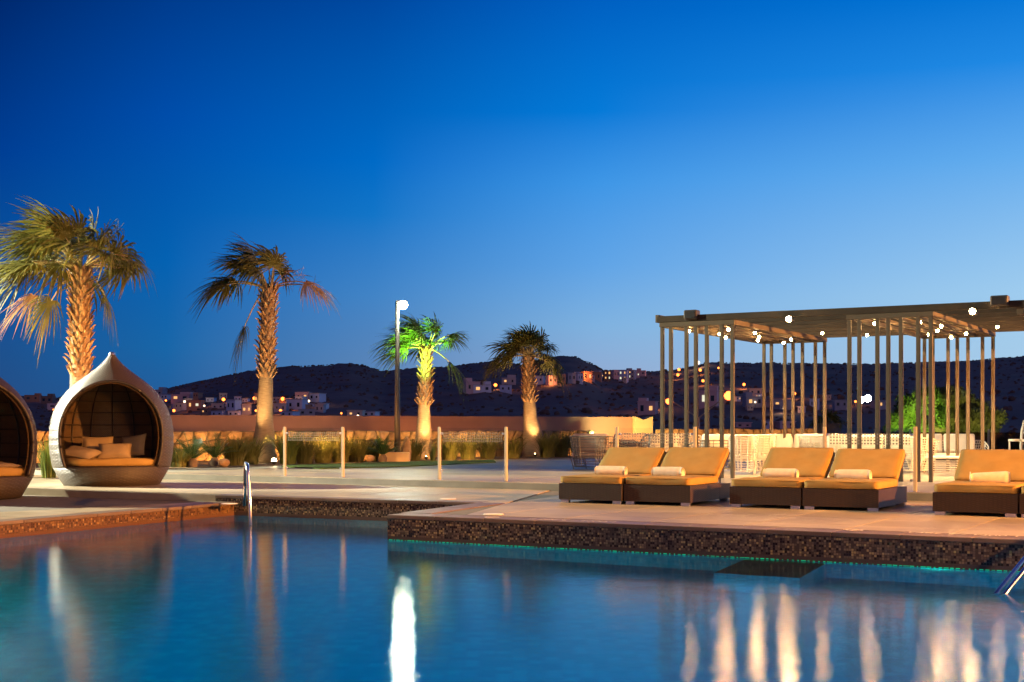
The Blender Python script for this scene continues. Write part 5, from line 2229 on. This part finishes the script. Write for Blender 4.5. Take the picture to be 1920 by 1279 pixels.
def house(label, x0, y0, x1, y1, colr, lit, storeys=1, seed=0, roof=True):
    rnd = random.Random(seed)
    d_ = min(hill_d((x0 + x1) / 2, y1 + 2), 1150)
    k_ = d_ / F
    w, hh = (x1 - x0) * k_, (y1 - y0) * k_
    c = D((x0 + x1) / 2, y1, d_)
    rz = R(rnd.uniform(-22, 22))
    t = thing('house', label, 'house', (c.x, c.y + w * .3, c.z), rz, HG)
    dep = max(6.0, w * 0.6)
    fw = w * .92
    mb = MB()
    mb.box((0, 0, hh / 2 - 2), (fw, dep, hh + 4))
    wall_h = rnd.uniform(.3, .5)
    s2 = rnd.uniform(.35, .6)
    if w > 7:
        mb.box((rnd.choice((-1, 1)) * fw * (1 - s2) / 2 * .98, .1, hh + wall_h * 2.0), (fw * s2, dep * .7, wall_h * 4.2))
    mb.build('wall', M['house_' + colr], t)
    mb = MB()
    mb.box((0, 0, hh + .06), (fw + .5, dep + .5, .25))
    mb.build('roof_slab', M['house_' + ('grey' if colr in ('white', 'blue') else colr)], t)
    nw = max(2, min(5, int(w / 4.5)))
    rows = 1 if hh < 6 else 2
    for r_ in range(rows):
        for q in range(nw):
            x = (q - (nw - 1) / 2) * fw / nw
            zc = hh * (r_ + .5) / rows
            on = rnd.random() < lit
            ww, wh = fw / nw * rnd.uniform(.22, .42), hh / rows * rnd.uniform(.28, .45)
            mb = MB()
            mb.box((x, -dep / 2 - .03, zc), (ww, .10, wh))
            mb.build('window', M['e_window' if rnd.random() < .7 else 'e_window_pale'] if on else M['window_dark'], t)
    return t


HL = [
    (44, 741, 74, 752, 'brown', 0.0, 'dark brown house seen between the two egg daybeds, upper left'),
    (76, 743, 100, 756, 'brown', 0.0, 'dark brown house just left of the grey egg daybed, upper row'),
    (84, 757, 122, 766, 'pink', 0.0, 'long low pink house between the daybeds'),
    (283, 731, 310, 742, 'grey', 0.0, 'grey house on the skyline right of the egg daybed tip'),
    (320, 740, 362, 751, 'pink', 0.1, 'long pale pink house high on the slope right of the egg daybed'),
    (330, 756, 348, 766, 'cream', 0.2, 'small cream house below the long pale pink one'),
    (350, 751, 379, 767, 'terracotta', 0.9, 'orange lit house with glowing windows, halfway from daybed to sparse palm'),
    (396, 757, 420, 768, 'grey', 0.1, 'grey house right of the orange lit one'),
    (428, 750, 447, 770, 'blue', 0.2, 'narrow tall bluish house left of the sparse palm'),
    (400, 771, 426, 781, 'blue', 0.1, 'low bluish house behind the pink wall, left of the narrow tall one'),
    (428, 771, 449, 781, 'white', 0.2, 'low white house at the wall top below the narrow tall one'),
    (451, 759, 470, 776, 'cream', 0.8, 'cream house with warm lit windows near the sparse palm'),
    (477, 738, 489, 757, 'terracotta', 0.4, 'small terracotta house touching the left of the sparse palm trunk'),
    (513, 757, 538, 772, 'grey', 0.1, 'grey house just right of the sparse palm trunk'),
    (539, 749, 573, 769, 'blue', 0.1, 'bluish white house right of the sparse palm, largest there'),
    (554, 736, 581, 750, 'pink', 0.4, 'pinkish house high on the dark slope right of the sparse palm'),
    (583, 738, 606, 751, 'blue', 0.1, 'pale bluish house beside the high pinkish one'),
    (592, 759, 609, 773, 'grey', 0.2, 'small grey house at the right end of the lower village'),
    (557, 768, 590, 779, 'grey', 0.2, 'low grey house above the wall, left of the small grey one'),
    (529, 772, 556, 781, 'blue', 0.1, 'low bluish house above the wall, right of the sparse palm'),
    (651, 770, 682, 781, 'cream', 0.7, 'lone lit cream house above the wall, left of the lamp post'),
    (683, 772, 708, 781, 'white', 0.0, 'white annexe right of the lone lit cream house'),
    (869, 716, 899, 735, 'pink', 0.1, 'two storey pinkish house halfway up between the small palms'),
    (884, 722, 921, 735, 'white', 0.25, 'white house in front of the two storey pinkish one'),
    (939, 709, 968, 720, 'grey', 0.1, 'grey house up the slope, left of the evenly crowned palm'),
    (936, 722, 960, 735, 'blue', 0.5, 'bluish house with a bright slanted window below the grey one'),
    (1001, 705, 1023, 719, 'white', 0.0, 'white house directly right of the evenly crowned palm trunk'),
    (1025, 705, 1043, 721, 'pink', 0.6, 'pink lit house on the ridge, second right of the palm'),
    (1044, 703, 1060, 717, 'brown', 0.5, 'narrow brown ridge house with a lit window'),
    (1061, 700, 1078, 716, 'grey', 0.2, 'grey ridge house left of the white one with dark base'),
    (1079, 701, 1090, 714, 'white', 0.0, 'narrow white ridge house'),
    (1091, 697, 1109, 714, 'terracotta', 0.5, 'orange glowing ridge house, left of two'),
    (1110, 698, 1129, 713, 'terracotta', 0.7, 'orange glowing ridge house, right of two'),
    (1131, 695, 1146, 713, 'brown', 1.0, 'dark ridge house with brilliant white windows'),
    (1147, 694, 1160, 709, 'pink', 0.0, 'small unlit pink ridge house after the brilliant windows'),
    (1161, 694, 1178, 714, 'blue', 0.9, 'tall ridge house with many pale lit windows'),
    (1180, 694, 1192, 710, 'grey', 0.6, 'grey ridge house near the right end of the row'),
    (1194, 695, 1212, 704, 'pink', 0.0, 'low pink house at the right end of the ridge row'),
    (1198, 753, 1234, 778, 'pink', 0.6, 'two storey pink house with glowing balcony above the orange pier'),
    (1313, 733, 1349, 761, 'pink', 0.3, 'large pink house behind the left gate posts, under the big orange lamp'),
    (1404, 729, 1429, 742, 'cream', 0.2, 'cream house right of the big orange lamp'),
    (1396, 744, 1432, 761, 'grey', 0.4, 'grey house below the cream one right of the big orange lamp'),
    (1452, 750, 1486, 766, 'grey', 0.5, 'grey house between the rear posts of the left gate'),
    (1519, 748, 1538, 765, 'blue', 0.3, 'bluish house right of the rear posts of the left gate'),
    (1564, 751, 1590, 765, 'grey', 0.6, 'grey house with lit windows left of the white floodlights'),
    (1640, 752, 1664, 764, 'grey', 0.2, 'grey house right of the white floodlights'),
    (1376, 793, 1407, 802, 'pink', 0.1, 'flat pink roofed house just over the stone wall, below the big orange lamp'),
    (1432, 790, 1450, 801, 'blue', 0.0, 'bluish house just over the stone wall'),
    (1452, 791, 1486, 801, 'pink', 0.2, 'pink house just over the stone wall, right of the bluish one'),
]
for i, (x0, y0, x1, y1, cl, lit, lb) in enumerate(HL):
    house(lb, x0, y0, x1, y1, cl, lit, seed=300 + i)


FILL = [('between egg daybed and sparse palm', 290, 470, 744, 776, 13, 0.12),
        ('in the village right of sparse palm', 515, 612, 752, 778, 11, 0.15),
        ('in the lit ridge row', 1030, 1205, 699, 716, 12, 0.35),
        ('behind the left pergola gate', 1330, 1560, 744, 772, 11, 0.3)]
ORD = ['leftmost', 'second', 'third', 'fourth', 'fifth', 'sixth', 'seventh', 'eighth']
WORD = {'white': 'white', 'cream': 'cream', 'pink': 'pale pink', 'grey': 'grey', 'blue': 'bluish', 'terracotta': 'terracotta', 'brown': 'dark brown'}
for where, xa, xb, ya, yb, nn, lit in FILL:
    seen = {}
    for q in range(nn):
        rnd = random.Random(int(xa) * 31 + q)
        x = xa + (xb - xa) * (q + rnd.uniform(.15, .85)) / nn
        y = rnd.uniform(ya, yb)
        w, hh = rnd.uniform(9, 17), rnd.uniform(6, 10)
        cl = rnd.choice(list(WORD))
        k_ = seen.get(cl, 0)
        seen[cl] = k_ + 1
        lb = ORD[k_] + ' tiny ' + WORD[cl] + ' house ' + ('' if k_ == 0 else 'from the left ') + where
        house(lb, x - w / 2, y - hh, x + w / 2, y, cl, lit, seed=700 + q + int(xa))


def town_lamp(label, px, py, size=4.0, m_='e_town'):
    d_ = min(hill_d(px, py + 8), 1150)
    d_ = max(d_ - 6, 150)
    g = D(px, py, d_)
    hgt = 8 * d_ / F + 2
    t = thing('street_light', label, 'street light', (g.x, g.y, g.z - hgt), 0, 'street lights in the far town')
    mb = MB()
    mb.tube([(0, 0, -2), (0, 0, hgt)], .10, 6)
    mb.build('pole', M['pole'], t)
    mb = MB()
    mb.sphere((0, 0, hgt), size / 2 * d_ / F, 8, 6)
    mb.build('lamp_globe', M[m_], t, True)


TL = [(125, 747, 5, 0, 'orange street light touching the left rim of the grey egg daybed'), (100, 768, 3, 0, 'faint orange light low between the two daybeds'),
      (280, 733, 7, 0, 'bright orange street light at the right shoulder of the egg daybed'),
      (311, 751, 4, 0, 'small orange street light right of the egg daybed shoulder'), (326, 770, 6, 0, 'orange street light just above the wall beside the daybed'),
      (346, 753, 5, 1, 'white light at the left of the orange lit house'), (366, 760, 5, 0, 'orange light in front of the orange lit house'),
      (383, 761, 4, 1, 'white light right of the orange lit house'), (348, 780, 4, 1, 'white light on the wall top below the orange lit house'),
      (419, 749, 7, 0, 'bright orange street light between daybed and sparse palm'), (477, 747, 7, 0, 'bright orange street light at the left of the sparse palm trunk'),
      (480, 770, 5, 0, 'orange street light low at the left of the sparse palm trunk'), (530, 748, 8, 0, 'brightest orange street light right of the sparse palm'),
      (526, 770, 6, 0, 'orange street light low right of the sparse palm'), (579, 752, 5, 1, 'white light below the high pinkish house'),
      (640, 775, 4, 0, 'dim orange light left of the lone cream house'), (671, 780, 5, 1, 'white light at the foot of the lone cream house'),
      (929, 722, 7, 0, 'orange street light between the white and bluish houses'), (1033, 712, 9, 0, 'large orange street light in front of the pink ridge house'),
      (1094, 705, 8, 0, 'orange street light before the left orange ridge house'), (1112, 702, 7, 0, 'orange street light before the right orange ridge house'),
      (1218, 759, 5, 0, 'orange light on the balcony over the orange pier'), (1231, 758, 6, 0, 'second orange light at the balcony over the orange pier'),
      (1273, 693, 6, 0, 'orange street light high behind the second gate post'), (1271, 703, 6, 0, 'orange street light just under the high one at the second post'),
      (1309, 680, 7, 1, 'whitish light on the ridge behind the left gate'), (1313, 694, 6, 0, 'orange street light below the ridge light'),
      (1318, 714, 6, 0, 'orange street light in the middle of the slope behind the left gate'), (1395, 721, 6, 0, 'orange street light up right of the big orange lamp'),
      (1333, 743, 5, 0, 'orange light on the large pink house'), (1347, 690, 4, 0, 'faint orange light near the ridge, right of the whitish one'),
      (1490, 738, 6, 0, 'orange street light between the rear posts of the left gate'), (1416, 754, 4, 1, 'white light at the grey house right of the big orange lamp'),
      (1403, 748, 4, 1, 'white light at the left of that grey house'), (1470, 766, 5, 1, 'white light low between the rear posts of the left gate'),
      (1527, 754, 4, 1, 'white light on the bluish house behind the rear posts'), (1579, 755, 5, 0, 'orange light at the grey house left of the floodlights'),
      (1604, 753, 5, 0, 'orange light touching the left of the white floodlights')]
for (px, py, sz, wh, lb) in TL:
    town_lamp(lb, px, py, sz * 0.9, 'e_town_white' if wh else 'e_town')
    if sz >= 5:
        d_ = max(min(hill_d(px, py + 8), 1150) - 14, 140)
        lamp('POINT', 'street_glow', D(px, py - 1, d_), 2600 * (d_ / 700) ** 2, (1.0, 0.70, 0.42) if wh else (1.0, 0.36, 0.10), radius=0.6)
